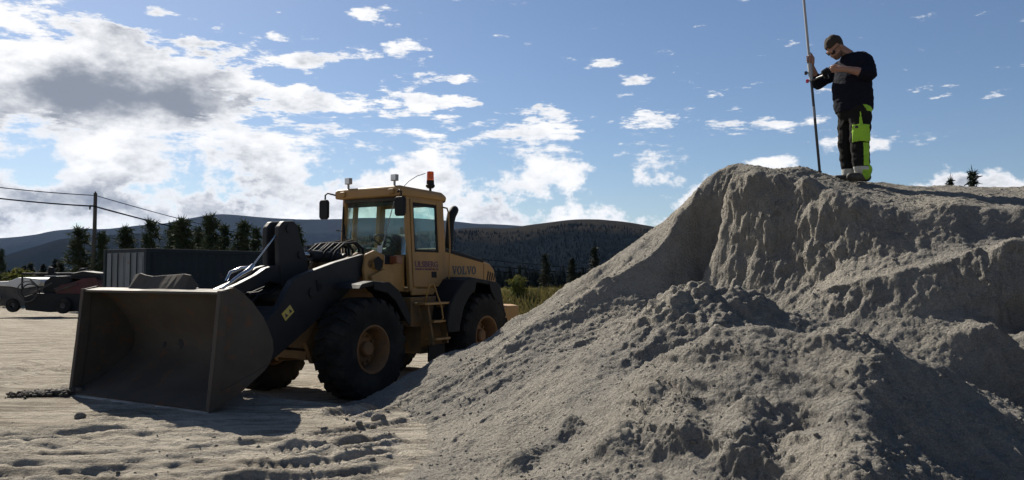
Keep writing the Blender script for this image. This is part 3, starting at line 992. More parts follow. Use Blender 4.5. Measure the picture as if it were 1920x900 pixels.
th.build('tower_opening', M['black'], loader)
rf = MB()
rf.prism([(-1.2, .62), (-1.5, .5), (-3.9, .5), (-4.1, .8), (-4.1, 1.45), (-1.6, 1.5), (-1.2, 1.3)], -.42, .42)
rf.prism([(-.78, .56), (-.74, 1.25), (-1.15, 1.36), (-1.30, 1.05), (-1.22, .58)], .46, .60)
rf.box((-1.55, .66, 1.18), (.66, .5, .46))
rf.prism([(-1.55, .5), (-2.2, .5), (-2.2, 1.42), (-1.7, 1.42), (-1.55, 1.0)], .42, .86)
rf.build('rear_frame', M['yellow_dirty'], loader, bevel=.015)
cw = MB()
cw.prism([(-3.62, 1.02), (-4.16, 1.14), (-4.62, .72), (-4.62, -.72), (-4.16, -1.14), (-3.62, -1.02)], .62, 1.2, 'z')
cw.build('counterweight', M['yellow'], loader, bevel=.035)

# ---- fenders
fd = MB()
for s in (-1, 1):
    prof = [(.30, 1.57), (.24, 1.64), (.01, 1.68), (-.34, 1.66), (-.55, 1.54), (-.72, 1.34), (-.85, 1.09), (-.80, 1.07), (-.67, 1.30), (-.51, 1.48), (-.32, 1.59), (.01, 1.61), (.22, 1.58)]
    f_ = MB(); f_.prism(prof, s * .72, s * 1.2)
    f_.prism([(-.34, 1.66), (-.55, 1.54), (-.72, 1.34), (-.85, 1.09), (-.80, 1.00), (-.62, 1.2), (-.48, 1.38), (-.3, 1.5), (.0, 1.56), (.0, 1.66)], s * 1.19, s * 1.215)
    f_.build('front_fender', M['black'], loader, bevel=.012)
    prof = [(-1.76, 1.00), (-1.82, 1.28), (-2.02, 1.50), (-2.24, 1.68), (-2.42, 1.73), (-3.28, 1.64), (-3.36, 1.58), (-3.56, 1.02), (-3.50, 1.00), (-3.30, 1.54), (-3.24, 1.58), (-2.42, 1.66), (-2.28, 1.62), (-2.08, 1.45), (-1.89, 1.25), (-1.83, 1.00)]
    f_ = MB(); f_.prism(prof, s * .70, s * 1.22)
    f_.prism([(-1.78, .84), (-1.76, 1.02), (-1.84, 1.28), (-2.04, 1.50), (-2.25, 1.67), (-2.43, 1.72), (-2.62, 1.70), (-2.56, 1.50), (-2.40, 1.42), (-2.22, 1.22), (-2.12, .95), (-2.10, .84)], s * 1.20, s * 1.228)
    f_.prism([(-2.98, 1.67), (-3.28, 1.63), (-3.36, 1.57), (-3.56, 1.02), (-3.40, 1.0), (-3.22, 1.30), (-3.06, 1.48)], s * 1.20, s * 1.228)
    f_.build('rear_fender', M['black'], loader, bevel=.014)

# ---- bucket
BW = 1.33
outer = [(2.86, .265), (2.50, .385), (2.10, .64), (2.005, .73), (1.955, .86), (1.97, .99), (2.03, 1.11), (2.12, 1.26), (2.28, 1.44), (2.42, 1.55), (2.54, 1.605), (2.72, 1.575)]
inner = [(2.72, 1.548), (2.55, 1.572), (2.44, 1.52), (2.31, 1.41), (2.155, 1.235), (2.065, 1.09), (2.005, .98), (1.992, .87), (2.035, .755), (2.125, .672), (2.515, .42), (2.87, .29)]
bk = MB()
bk.prism(outer + inner, -BW + .02, BW - .02)
bucket = bk.build('bucket', M['bucket'], loader, auto=30)
side_prof = [(2.855, .262), (2.50, .383), (2.09, .638), (1.99, .73), (1.94, .86), (1.955, .99), (2.015, 1.115), (2.105, 1.27), (2.27, 1.455), (2.42, 1.57), (2.54, 1.625), (2.725, 1.585), (2.78, .95)]
for s in (-1, 1):
    sp = MB()
    sp.prism(side_prof, s * (BW - .03), s * BW)
    sp.prism([(2.87, .262), (2.74, .30), (2.66, .95), (2.62, 1.585), (2.735, 1.59), (2.795, .95)], s * (BW - .045), s * (BW + .018))
    sp.prism([(2.74, .30), (2.50, .380), (2.09, .635), (2.0, .72), (2.28, .62), (2.72, .47)], s * BW, s * (BW + .012))
    sp.build('side_plate', M['bucket'], bucket, bevel=.006)
ce = MB()
ce.prism([(2.90, .245), (2.88, .262), (2.66, .355), (2.64, .335)], -BW - .01, BW + .01)
ce.build('cutting_edge', M['edge'], bucket, bevel=.004)
sg = MB()
NS = 10
top = [.155, .19, .165, .15, .158, .165, .17, .175, .18, .165, .03]
vs = []
for i in range(NS + 1):
    t = i / NS
    y = -.57 + 1.22 * t
    tz = 1.60 + top[i]
    wob = .02 * math.sin(t * 9)
    xb, xt = 2.60, 2.50 + wob
    if i == 0: tz = 1.62 + .15
    vs += [(xb, y, 1.575), (xt, y + (.03 if i == NS else 0), tz), (xb - .022, y, 1.575), (xt - .022, y, tz)]
fs = []
for i in range(NS):
    a, b = 4 * i, 4 * i + 4
    fs += [(a, b, b + 1, a + 1), (a + 2, a + 3, b + 3, b + 2), (a + 1, b + 1, b + 3, a + 3), (a, a + 2, b + 2, b)]
fs += [(0, 1, 3, 2), (4 * NS, 4 * NS + 2, 4 * NS + 3, 4 * NS + 1)]
sg.add(vs, fs)
sg.build('spill_guard', M['bucket'], bucket, bevel=.004)
for y in (-.55, -.2, .2, .55):
    ear = MB()
    ear.prism([(2.08, .55), (1.84, .46), (1.76, .58), (1.84, .82), (1.98, .95)], y - .03 + (.1 if y > 0 else -.1), y + .03 + (.1 if y > 0 else -.1))
    ear.prism([(2.2, 1.44), (1.86, 1.56), (1.78, 1.44), (1.84, 1.3), (2.02, 1.1)], y - .02, y + .02)
    ear.build('hinge_ear', M['arm'], bucket, bevel=.008)

# ---- lift arms and linkage
arm_prof = [(-.56, 1.92), (-.53, 2.03), (-.44, 2.08), (.15, 1.95), (.82, 1.765), (.97, 1.69), (1.07, 1.56), (1.20, 1.36), (1.32, 1.25), (1.51, 1.12), (1.74, .95), (1.93, .79),
            (1.97, .62), (1.90, .50), (1.76, .47), (1.40, .60), (1.05, .80), (.72, 1.0), (.42, 1.19), (.03, 1.42), (-.33, 1.68), (-.50, 1.82)]
for s in (-1, 1):
    a_ = MB()
    a_.prism(arm_prof, s * .50, s * .62)
    la = a_.build('lift_arm', M['arm'], loader, bevel=.012)
    for (x, z) in ((-.45, 1.94), (.62, 1.52), (1.84, .63)):
        pin = MB(); pin.tube([(x, s * .60, z), (x, s * .645, z)], .07, 20); pin.build('pivot_pin', M['arm'], la, auto=40)
    if s > 0:
        hl = MB()
        hl.tube([(.48, .615, 1.60), (.48, .63, 1.60)], .05, 20)
        hl.box((.52, .626, 1.62), (.03, .012, .16), Matrix.Rotation(R(12), 3, 'Y'))
        hl.build('arm_fitting', M['black'], la)
        dc = MB()
        rot = Matrix.Rotation(R(38), 3, 'Y')
        dc.box((1.06, .6225, 1.26), (.19, .004, .12), rot)
        dl = dc.build('warning_sign', M['decal'], la)
        tri = MB()
        for cx in (-.045, .045):
            pts = [Vector((cx - .03, 0, -.03)), Vector((cx + .03, 0, -.03)), Vector((cx, 0, .03))]
            pts = [rot @ p + Vector((1.06, .6265, 1.26)) for p in pts]
            tri.add(pts, [(0, 1, 2)])
        tri.build('warning_symbols', M['letter_dark'], la, fix=False)
ct = MB()
ct.tube([(.55, -.5, 1.50), (.55, .5, 1.50)], .125, 20)
ct.box((.9, 0, 1.2), (.28, 1.0, .1), Matrix.Rotation(R(40), 3, 'Y'))
ct.build('arm_cross_tube', M['arm'], loader, auto=40)
lev = MB()
lp = [(.82, 2.30), (.81, 2.44), (.73, 2.525), (.55, 2.54), (.46, 2.48), (.40, 2.25), (.28, 2.02), (.22, 1.72), (.34, 1.46), (.58, 1.40), (.74, 1.60), (.80, 1.95)]
for s in (-1, 1):
    lev.prism(lp, s * .075, s * .175)
lev.box((.58, 0, 1.85), (.2, .16, .5))
lever = lev.build('tilt_lever', M['arm'], loader, bevel=.02)
for (x, z, r_) in ((.64, 2.42, .06), (.42, 2.06, .05), (.55, 1.50, .09)):
    lpn = MB(); lpn.tube([(x, -.2, z), (x, .2, z)], r_, 18); lpn.build('lever_pin', M['arm'], lever, auto=40)
lk = MB()
for s in (-1, 1):
    lk.prism([(.62, 1.70), (.74, 1.86), (.86, 1.90), (1.02, 1.86), (1.18, 1.77), (1.45, 1.66), (1.88, 1.50), (1.86, 1.38), (1.45, 1.50), (1.12, 1.60), (.95, 1.68), (.72, 1.62)], s * .05, s * .15)
lk.build('tilt_link', M['arm'], loader, bevel=.012)
cy = MB()
cy.tube([(-.62, 0, 2.02), (.05, 0, 2.06)], .085, 18)
cy.tube([(-.62, -.09, 2.02), (-.62, .09, 2.02)], .08, 16)
cyl = cy.build('tilt_cylinder', M['arm'], loader, auto=40)
rd = MB(); rd.tube([(.0, 0, 2.057), (.42, 0, 2.08)], .04, 14); rd.build('piston_rod', M['chrome'], cyl, auto=40)
for s in (-1, 1):
    lc = MB(); lc.tube([(-.35, s * .42, 1.0), (.25, s * .42, 1.12)], .08, 16)
    l2 = lc.build('lift_cylinder', M['arm'], loader, auto=40)
    rr_ = MB(); rr_.tube([(.2, s * .42, 1.11), (.78, s * .42, 1.22)], .042, 14); rr_.build('piston_rod', M['chrome'], l2, auto=40)
ind = MB()
ind.tube([(.80, .10, 2.33), (1.20, .10, 1.90)], .011, 8)
ind.tube([(1.20, .10, 1.90), (1.27, .10, 1.83), (1.40, .10, 1.77), (1.55, .10, 1.68), (1.72, .10, 1.58)], [.03, .042, .03, .024, .02], 10)
ind.tube([(1.22, .10, 1.87), (1.34, .02, 1.86), (1.5, .0, 1.80), (1.58, .02, 1.68)], .022, 8)
ind.build('bucket_position_rod', M['chrome'], loader, auto=50)
cp = MB()
for s in (-1, 1):
    cp.prism([(1.70, .48), (1.93, .50), (2.0, .8), (2.0, 1.25), (1.93, 1.56), (1.76, 1.60), (1.66, 1.42), (1.74, 1.0)], s * .28, s * .38)
cp.tube([(1.82, -.42, 1.48), (1.82, .42, 1.48)], .06, 14)
cp.tube([(1.82, -.5, .66), (1.82, .5, .66)], .08, 14)
cp.build('attachment_bracket', M['arm'], loader, bevel=.012)
random.seed(4)
for k in range(7):
    y = -.28 + .09 * k
    a = -.45 - .05 * random.random()
    hs = MB(); hs.tube([(a - .35, y, 2.0), (a - .33, y, 2.16 + .04 * random.random()), (a - .15, y + .02, 2.25 + .06 * random.random()), (a + .12, y + .03, 2.24), (a + .28, y + .01, 2.12), (a + .36, y, 1.96)], .018, 8); hs.build('hydraulic_hose', M['black'], loader, smooth=True)
for k in range(4):
    y = .2 - .12 * k
    hs = MB(); hs.tube([(.75, y * .5, 1.62), (.98, y, 1.52), (1.2, y, 1.50), (1.45, y * 1.2, 1.3), (1.75, y * 1.2, 1.2)], .018, 8); hs.build('hydraulic_hose', M['black'], loader, smooth=True)


# ---- cab
def cy_(z):
    return .775 - max(0, z - 1.5) / 1.55 * .095


def slab(mb, x0, x1, z0, z1, s=1, off=0.0, th=.05):
    """a piece lying in the leaning side wall of the cab"""
    vs = []
    for x in (x0, x1):
        for z in (z0, z1):
            vs += [(x, s * (cy_(z) + off), z), (x, s * (cy_(z) + off - th), z)]
    mb.add(vs, [(0, 1, 3, 2), (4, 6, 7, 5), (0, 4, 5, 1), (2, 3, 7, 6), (0, 2, 6, 4), (1, 5, 7, 3)])


cab = MB()
cab.box((-1.87, 0, 1.53), (1.02, 1.46, .08))                       # floor
cab.box((-1.20, 0, 1.79), (.36, 1.30, .58))                        # nose under the windscreen
for s in (-1, 1):
    slab(cab, -1.37, -1.45, 1.50, 3.06, s, 0, .07)                 # front pillars
    slab(cab, -2.24, -2.38, 1.50, 3.06, s, 0, .10)                 # rear pillars
    slab(cab, -1.40, -2.36, 2.98, 3.06, s, -.002, .06)
slab(cab, -1.40, -2.36, 1.50, 2.12, -1, -.004, .05)                # right wall
slab(cab, -1.62, -1.72, 2.08, 3.0, -1, -.006, .05)
cab.box((-2.35, 0, 1.86), (.06, 1.42, .72))                        # rear wall
cab.box((-2.35, 0, 3.0), (.05, 1.30, .12))
cabo = cab.build('cab', M['yellow'], loader, bevel=.012)
ro = MB()
ro.add([(-1.20, -.70, 3.03), (-1.20, .70, 3.03), (-2.42, .72, 3.03), (-2.42, -.72, 3.03),
        (-1.20, -.71, 3.165), (-1.20, .71, 3.165), (-2.42, .73, 3.10), (-2.42, -.73, 3.10),
        (-1.235, -.66, 3.20), (-1.235, .66, 3.20), (-2.36, .66, 3.18), (-2.36, -.66, 3.18)],
       [(0, 3, 2, 1), (0, 1, 5, 4), (1, 2, 6, 5), (2, 3, 7, 6), (3, 0, 4, 7), (4, 5, 9, 8), (5, 6, 10, 9), (6, 7, 11, 10), (7, 4, 8, 11), (8, 9, 10, 11)])
for y in (-.52, .52):
    ro.box((-1.21, y, 3.10), (.10, .12, .09))
ro.build('roof', M['yellow'], cabo, bevel=.025)
vz = MB()
vz.box((-1.46, 0, 2.965), (.06, 1.26, .125))
vz.box((-1.60, 0, 3.0), (.5, 1.24, .05))
vz.build('sun_visor', M['interior'], cabo)
ws = MB()
nw = 6
pts = []
for i in range(nw + 1):
    t = -1 + 2 * i / nw
    b = .10 * (1 - t * t)
    pts.append(((-1.335 + b * .55, t * .70, 2.09), (-1.46 + b * .55, t * .63, 3.02)))
vs, fs = [], []
for a, b in pts: vs += [a, b]
for i in range(nw): fs.append((2 * i, 2 * i + 2, 2 * i + 3, 2 * i + 1))
ws.add(vs, fs)
wso = ws.build('windscreen', M['glass'], cabo, smooth=True, fix=False)
sd = wso.modifiers.new('thick', 'SOLIDIFY'); sd.thickness = .005
for nm, (x0, x1, z0, z1, s) in (('side_window', (-1.46, -1.62, 2.13, 2.98, -1)), ('side_window', (-1.72, -2.24, 2.13, 2.98, -1))):
    w = MB(); slab(w, x0, x1, z0, z1, s, -.02, .006); w.build(nm, M['glass'], cabo)
w = MB(); w.box((-2.35, 0, 2.58), (.006, 1.26, .72)); w.build('rear_window', M['glass'], cabo)
st = MB()
st.box((-1.98, 0, 1.95), (.46, .48, .14)); st.box((-2.02, 0, 1.75), (.3, .34, .3))
st.prism([(-2.14, 1.98), (-2.26, 2.42), (-2.18, 2.48), (-2.10, 2.42), (-2.02, 2.0)], -.25, .25)
for s in (-1, 1): st.box((-1.98, s * .30, 2.16), (.34, .07, .06))
st.box((-1.9, -.42, 2.12), (.4, .14, .22))
st.build('seat', M['seat'], cabo, bevel=.035, seg=3)
da = MB()
da.prism([(-1.40, 1.58), (-1.42, 2.12), (-1.50, 2.22), (-1.62, 2.14), (-1.58, 1.58)], -.14, .14)
da.tube([(-1.46, .16, 2.10), (-1.52, .30, 2.14), (-1.52, .38, 2.10)], [.10, .12, .09], 14)
da.tube([(-1.48, -.18, 2.08), (-1.50, -.36, 2.14), (-1.50, -.5, 2.08)], [.08, .10, .06], 14)
da.build('dashboard', M['interior'], cabo, bevel=.015)
sw = MB()
cen, tilt = Vector((-1.66, .0, 2.33)), Matrix.Rotation(R(-32), 3, 'Y')
ring = [cen + tilt @ Vector((.19 * math.cos(2 * math.pi * i / 24), .19 * math.sin(2 * math.pi * i / 24), 0)) for i in range(25)]
sw.tube(ring, .017, 8, cap=False)
for a in (0, 2.1, 4.2):
    sw.tube([cen, cen + tilt @ Vector((.18 * math.cos(a), .18 * math.sin(a), 0))], .012, 6)
sw.tube([cen, cen + Vector((.12, 0, -.24))], .03, 10)
sw.build('steering_wheel', M['interior'], cabo, smooth=True)

door = MB()
slab(door, -1.455, -2.235, 1.57, 2.14, 1, .016, .045)
slab(door, -1.455, -1.515, 2.14, 3.0, 1, .016, .045)
slab(door, -2.165, -2.235, 2.14, 3.0, 1, .016, .045)
slab(door, -1.515, -2.165, 2.945, 3.0, 1, .015, .044)
dooro = door.build('door', M['yellow'], loader, bevel=.010)
w = MB(); slab(w, -1.515, -2.165, 2.14, 2.945, 1, -.006, .006); w.build('door_window', M['glass'], dooro)
sl = MB()
for a in ((-1.515, -1.545, 2.14, 2.945), (-2.125, -2.165, 2.14, 2.945), (-1.545, -2.125, 2.89, 2.945), (-1.545, -2.125, 2.14, 2.175)):
    slab(sl, *a, 1, .004, .02)
sl.build('window_seal', M['black'], dooro)
hd = MB(); slab(hd, -1.93, -2.07, 1.72, 1.82, 1, .020, .008); hd.build('door_handle', M['black'], dooro)
pn = MB(); slab(pn, -1.40, -2.36, 1.44, 1.545, 1, .012, .04); pn.build('sill_panel', M['yellow'], loader, bevel=.01)


def text_mesh(name, body, size, origin, right, up, mat, parent, offset=0.0, width=None, spacing=1.0):
    cu = bpy.data.curves.new(name, 'FONT')
    cu.body = body
    cu.size = size
    cu.offset = offset
    cu.space_character = spacing
    cu.extrude = 0.002
    to = bpy.data.objects.new(name + '_t', cu)
    TMP.collection.objects.link(to)
    TMP.view_layers[0].update()
    dg = TMP.view_layers[0].depsgraph
    me = bpy.data.meshes.new_from_object(to.evaluated_get(dg))
    TMP.collection.objects.unlink(to)
    bpy.data.objects.remove(to)
    xs = [v.co.x for v in me.vertices]
    k_ = 1.0 if width is None else width / (max(xs) - min(xs))
    x0 = min(xs)
    right, up = Vector(right), Vector(up)
    nn = right.cross(up)
    for v in me.vertices:
        v.co = Vector(origin) + right * ((v.co.x - x0) * k_) + up * v.co.y + nn * v.co.z
    me.materials.clear()
    me.materials.append(mat)
    me.name = name
    o = bpy.data.objects.new(name, me)
    COL.objects.link(o)
    o.parent = parent
    return o


up_d = Vector((0, -.0612, 1)).normalized()
text_mesh('door_lettering', 'ULSBERG', .135, (-1.50, cy_(1.90) + .019, 1.895), (-1, 0, 0), up_d, M['letter_red'], dooro, .004, .62)
text_mesh('door_lettering', 'MASKIN & TRANSPORT AS', .044, (-1.50, cy_(1.85) + .0195, 1.845), (-1, 0, 0), up_d, M['letter_red'], dooro, .0012, .62)

rl = MB()
rl.tube([(-2.30, .80, 1.62), (-2.31, .86, 1.68), (-2.33, .86, 2.3), (-2.34, .82, 2.82), (-2.34, .79, 2.9), (-2.34, .70, 2.92)], .014, 8)
rl.build('grab_rail', M['yellow'], loader, smooth=True)

# ---- bonnet
hp = [(-2.39, 1.38), (-2.39, 2.205), (-3.62, 2.02), (-3.84, 1.975), (-3.98, 1.88), (-4.05, 1.74), (-4.06, 1.3)]
ho = MB(); ho.prism(hp, -.70, .70)
hood = ho.build('bonnet', M['yellow'], loader, bevel=.03)
hs_ = MB()
hs_.prism([(-2.395, 2.16), (-2.395, 2.235), (-3.60, 2.055), (-3.66, 2.03), (-3.60, 1.985)], -.712, .712)
hs_.build('bonnet_top_cover', M['black'], hood, bevel=.02)
sm = MB(); sm.box((-3.63, .7, 1.66), (.012, .006, .62)); sm.build('panel_seam', M['black'], hood)
for k in range(4):
    v = MB()
    x = -3.72 - .075 * k
    v.prism([(x, 1.66), (x - .035, 1.66), (x - .085, 1.82 - .015 * k), (x - .05, 1.84 - .015 * k)], .699, .706)
    v.build('vent_slit', M['black'], hood)
gr = MB()
gr.box((-4.07, 0, 1.55), (.03, 1.2, .5))
for k in range(9): gr.box((-4.09, 0, 1.35 + .05 * k), (.02, 1.16, .014))
gr.build('radiator_grille', M['black'], hood)


def slab_letters(origin, H, W, mat, parent):
    """the maker's wide slab-serif lettering"""
    mb = MB()
    ox, oy, oz = origin

    def poly(pts):
        n = len(pts)
        vs = [(ox - u, oy, oz + v) for u, v in pts] + [(ox - u, oy + .004, oz + v) for u, v in pts]
        mb.add(vs, [tuple(range(n)), tuple(range(2 * n - 1, n - 1, -1))] + [(i, (i + 1) % n, (i + 1) % n + n, i + n) for i in range(n)])

    lw = W / 5.0
    for i, ch in enumerate('VOLVO'):
        x = i * lw
        w = lw * .94
        if ch == 'V':
            poly([(x, H), (x + w * .40, H), (x + w * .40, H * .86), (x + w * .35, H * .86), (x + w * .56, H * .32), (x + w * .62, 0), (x + w * .44, 0), (x + w * .08, H * .86), (x, H * .86)])
            poly([(x + w * .62, H), (x + w * 1.02, H), (x + w * 1.02, H * .86), (x + w * .92, H * .86), (x + w * .62, .002), (x + w * .54, H * .24), (x + w * .74, H * .86), (x + w * .62, H * .86)])
        elif ch == 'L':
            poly([(x + .02 * w, H), (x + w * .5, H), (x + w * .5, H * .86), (x + w * .42, H * .86), (x + w * .42, H * .15), (x + w * .78, H * .15), (x + w * .84, H * .42), (x + w * .96, H * .42), (x + w * .96, 0), (x + .02 * w, 0), (x + .02 * w, H * .14), (x + .14 * w, H * .14), (x + .14 * w, H * .86), (x + .02 * w, H * .86)])
        else:
            n = 20
            cx, cyy = x + w * .5, H / 2
            for j in range(n):
                a, b = 2 * math.pi * j / n, 2 * math.pi * (j + 1) / n
                f = lambda t, rx, ry: (cx + rx * math.cos(t), cyy + ry * math.sin(t))
                poly([f(a, w * .5, H * .52), f(b, w * .5, H * .52), f(b, w * .22, H * .38), f(a, w * .22, H * .38)])
    return mb.build('bonnet_lettering', mat, parent)


slab_letters((-2.62, .7005, 1.775), .145, .76, M['letter_dark'], hood)

ex = MB()
ex.tube([(-2.86, .45, 2.1), (-2.88, .45, 2.45), (-2.90, .45, 2.68), (-2.95, .45, 2.83), (-3.03, .45, 2.93), (-3.07, .45, 2.95)], [.075, .075, .078, .085, .085, .07], 16)
ex.build('exhaust_pipe', M['black'], loader, smooth=True)
ap = MB(); ap.tube([(-2.62, -.35, 2.1), (-2.62, -.35, 2.62)], .09, 16)
ap.build('air_intake', M['black'], loader, auto=40)

rw = MB(); rw.tube([(-2.42, .60, 3.06), (-2.50, .60, 3.06)], .05, 12); rw.build('rear_lamp', M['black'], loader, auto=40)

# ---- ladder
ld = MB()
for (xa, xb) in ((-1.36, -1.52), (-1.80, -1.90)):
    ld.add([(xa, 1.12, 1.32), (xa - .05, 1.12, 1.32), (xb - .05, 1.12, .66), (xb, 1.12, .66), (xa, .96, 1.32), (xa - .05, .96, 1.32), (xb - .05, 1.02, .66), (xb, 1.02, .66)],
           [(0, 1, 2, 3), (7, 6, 5, 4), (0, 4, 5, 1), (3, 2, 6, 7), (0, 3, 7, 4), (1, 5, 6, 2)])
lad = ld.build('ladder', M['yellow_dirty'], loader, bevel=.006)
for (x0, x1, z) in ((-1.22, -1.92, 1.315), (-1.45, -1.82, 1.03), (-1.52, -1.90, .75)):
    s_ = MB(); s_.box(((x0 + x1) / 2, 1.08, z), (abs(x1 - x0), .22, .035)); s_.build('step', M['yellow'], lad, bevel=.006)
hr = MB()
hr.tube([(-1.38, 1.06, 1.33), (-1.42, 1.12, 1.62), (-1.50, 1.14, 1.62), (-1.66, 1.18, 1.25), (-1.70, 1.18, 1.08), (-1.64, 1.16, 1.0)], .013, 8)
hr.build('handrail', M['yellow'], lad, smooth=True)
fs_ = MB(); fs_.box((-1.70, 1.05, .52), (.42, .03, .26)); fs_.build('rubber_step', M['black'], lad)

# ---- lamps, mirrors, beacon
for y in (-.50, .49):
    wl = MB(); wl.box((-1.31, y, 3.335), (.07, .115, .105)); wl.tube([(-1.31, y, 3.19), (-1.31, y, 3.29)], .02, 8)
    wo_ = wl.build('work_light', M['grey_plastic'], loader, bevel=.012)
    le = MB(); le.box((-1.273, y, 3.335), (.006, .095, .085)); le.build('lens', M['lamp_glass'], wo_)
hl = MB()
hl.box((-.93, .64, 2.005), (.20, .17, .15)); hl.tube([(-.98, .64, 1.93), (-1.02, .62, 1.80)], .025, 8)
hlo = hl.build('headlight', M['black'], loader, bevel=.015)
le = MB(); le.box((-.827, .64, 2.005), (.008, .125, .115)); le.build('lens', M['lamp_glass'], hlo)
tu = MB(); tu.box((-.98, .80, 2.0), (.14, .15, .12)); tu.build('turn_signal', simple('signal_lens', (0.16, 0.05, 0.02), 0.3), hlo, bevel=.01)
hl2 = MB(); hl2.box((-.93, -.64, 2.005), (.20, .17, .15)); hl2.tube([(-.98, -.64, 1.93), (-1.02, -.62, 1.80)], .025, 8)
hl2.build('headlight', M['black'], loader, bevel=.015)
sgm = MB(); sgm.box((-1.0, .45, 2.17), (.012, .085, .115)); sgm.tube([(-1.0, .45, 2.12), (-1.0, .45, 2.06)], .012, 6)
sgm.build('registration_sticker', simple('white_sticker', (0.55, 0.55, 0.55), 0.5), loader)
for s, (x, y, zt, zb) in ((-1, (-1.16, -.90, 3.03, 2.70)), (1, (-1.10, .78, 3.0, 2.69))):
    mi = MB()
    zc = (zt + zb) / 2
    mi.prism([(y - .10, zb + .04), (y - .07, zb), (y + .07, zb), (y + .10, zb + .04), (y + .10, zt - .04), (y + .07, zt), (y - .07, zt), (y - .10, zt - .04)], x - .03, x + .03, 'x')
    mo = mi.build('mirror', M['black'], loader, bevel=.02, seg=3)
    ma = MB()
    ma.tube([(x - .02, y, zt - .05), (x - .02, y, zt + .08), (x - .03, y - s * .05, zt + .11), (-1.22, s * .62, 3.08)], .014, 8)
    ma.build('mirror_arm', M['black'], mo, smooth=True)
be = MB()
be.lathe([(0.0, 3.36), (.062, 3.36), (.058, 3.50), (.05, 3.515), (0.0, 3.515)], (-2.12, .60, 0), 'z', 24)
bb = MB()
bb.lathe([(0.0, 3.23), (.045, 3.23), (.075, 3.255), (.078, 3.285), (.066, 3.30), (.064, 3.365), (0.0, 3.365)], (-2.12, .60, 0), 'z', 24)
bb.tube([(-2.12, .60, 3.16), (-2.12, .60, 3.24)], .022, 10)
bbo = bb.build('beacon', M['black'], loader, auto=35)
be.build('orange_lens', M['orange'], bbo, auto=35)
an = MB(); an.tube([(-1.40, .60, 3.19), (-1.55, .60, 3.30), (-1.75, .60, 3.40), (-1.98, .60, 3.47)], .006, 6); an.build('antenna', M['black'], loader)
wi = MB()
wi.tube([(-1.27, -.52, 2.12), (-1.33, -.60, 2.55), (-1.34, -.62, 2.62)], .012, 6)
wi.tube([(-1.27, -.58, 2.10), (-1.37, -.66, 2.92)], .016, 6)
wi.tube([(-1.25, -.30, 2.12), (-1.30, -.62, 2.50), (-1.26, -.72, 2.52)], .009, 6)
wi.build('wiper', M['black'], loader)
rod = MB(); rod.tube([(-1.22, .28, 2.10), (-1.34, .46, 2.96)], .008, 6); rod.build('screen_rod', M['grey_plastic'], loader)

# ================================================================== the worker on the pile
M['skin'] = simple('skin', (0.24, 0.125, 0.085), 0.6, 0, 0.12, scale=30)
M['beard'] = simple('stubble', (0.10, 0.058, 0.04), 0.8, 0, 0.2, scale=60)
M['hair'] = simple('short_brown_hair', (0.022, 0.014, 0.009), 0.9, 0, 0.3, scale=90, bump=0.6, bscale=160)
M['sweater'] = simple('navy_knit', (0.007, 0.008, 0.014), 0.95, 0, 0.15, 0.1, (0.02, 0.02, 0.024), 9, 0.25, bscale=70, spec=0.1)
M['trouser'] = simple('black_work_cloth', (0.009, 0.009, 0.009), 0.95, 0, 0.15, 0.25, (0.035, 0.031, 0.027), 7, 0.25, bscale=60, spec=0.1)
M['neon'] = simple('neon_yellow_cloth', (0.25, 0.46, 0.025), 0.85, 0, 0.1, 0.18, (0.2, 0.22, 0.1), 12, 0.15)
M['reflective'] = simple('reflective_tape', (0.42, 0.42, 0.38), 0.5, 0.1, 0.1, 0.4, (0.25, 0.23, 0.18), 20)
M['boot'] = simple('work_boot', (0.022, 0.019, 0.016), 0.7, 0, 0.2, 0.5, (0.12, 0.105, 0.085), 10, 0.2)
M['carbon'] = simple('black_carbon', (0.012, 0.013, 0.018), 0.35)
M['pole_white'] = simple('pale_pole_metal', (0.26, 0.265, 0.27), 0.45, 0.2, 0.08, 0.2)
M['red_plastic'] = simple('red_knob', (0.45, 0.02, 0.05), 0.4)

FEET = Vector(at(1607, 339, 9.4))
FEET.z = pile_surface_z(FEET.x, FEET.y) + 0.01
PROT = -math.atan2(FEET.x, FEET.y)
PM = Matrix.Rotation(PROT, 3, 'Z')
person = empty('person', FEET, PROT)
prop(person, 'bearded worker in navy sweater and black neon trousers standing on top of the gravel pile', 'person')
FW, LW = Vector((-.75, -.66, 0)).normalized(), Vector((.66, -.75, 0)).normalized()


def capsule(mb, pts, rad, seg=14):
    mb.tube(pts, rad, seg)
    for p, r_ in zip(pts, rad):
        mb.ball(p, r_, 14, 8)


def torso(mb, rings, n=28):
    vs, fs = [], []
    for (x, y, z, hl, hf) in rings:
        for k in range(n):
            a = 2 * math.pi * k / n
            vs.append(Vector((x, y, z)) + LW * hl * math.cos(a) + FW * hf * math.sin(a))
    m_ = len(rings)
    for i in range(m_ - 1):
        for k in range(n):
            fs.append((i * n + k, i * n + (k + 1) % n, (i + 1) * n + (k + 1) % n, (i + 1) * n + k))
    fs += [tuple(range(n))[::-1], tuple(range((m_ - 1) * n, m_ * n))]
    mb.add(vs, fs)


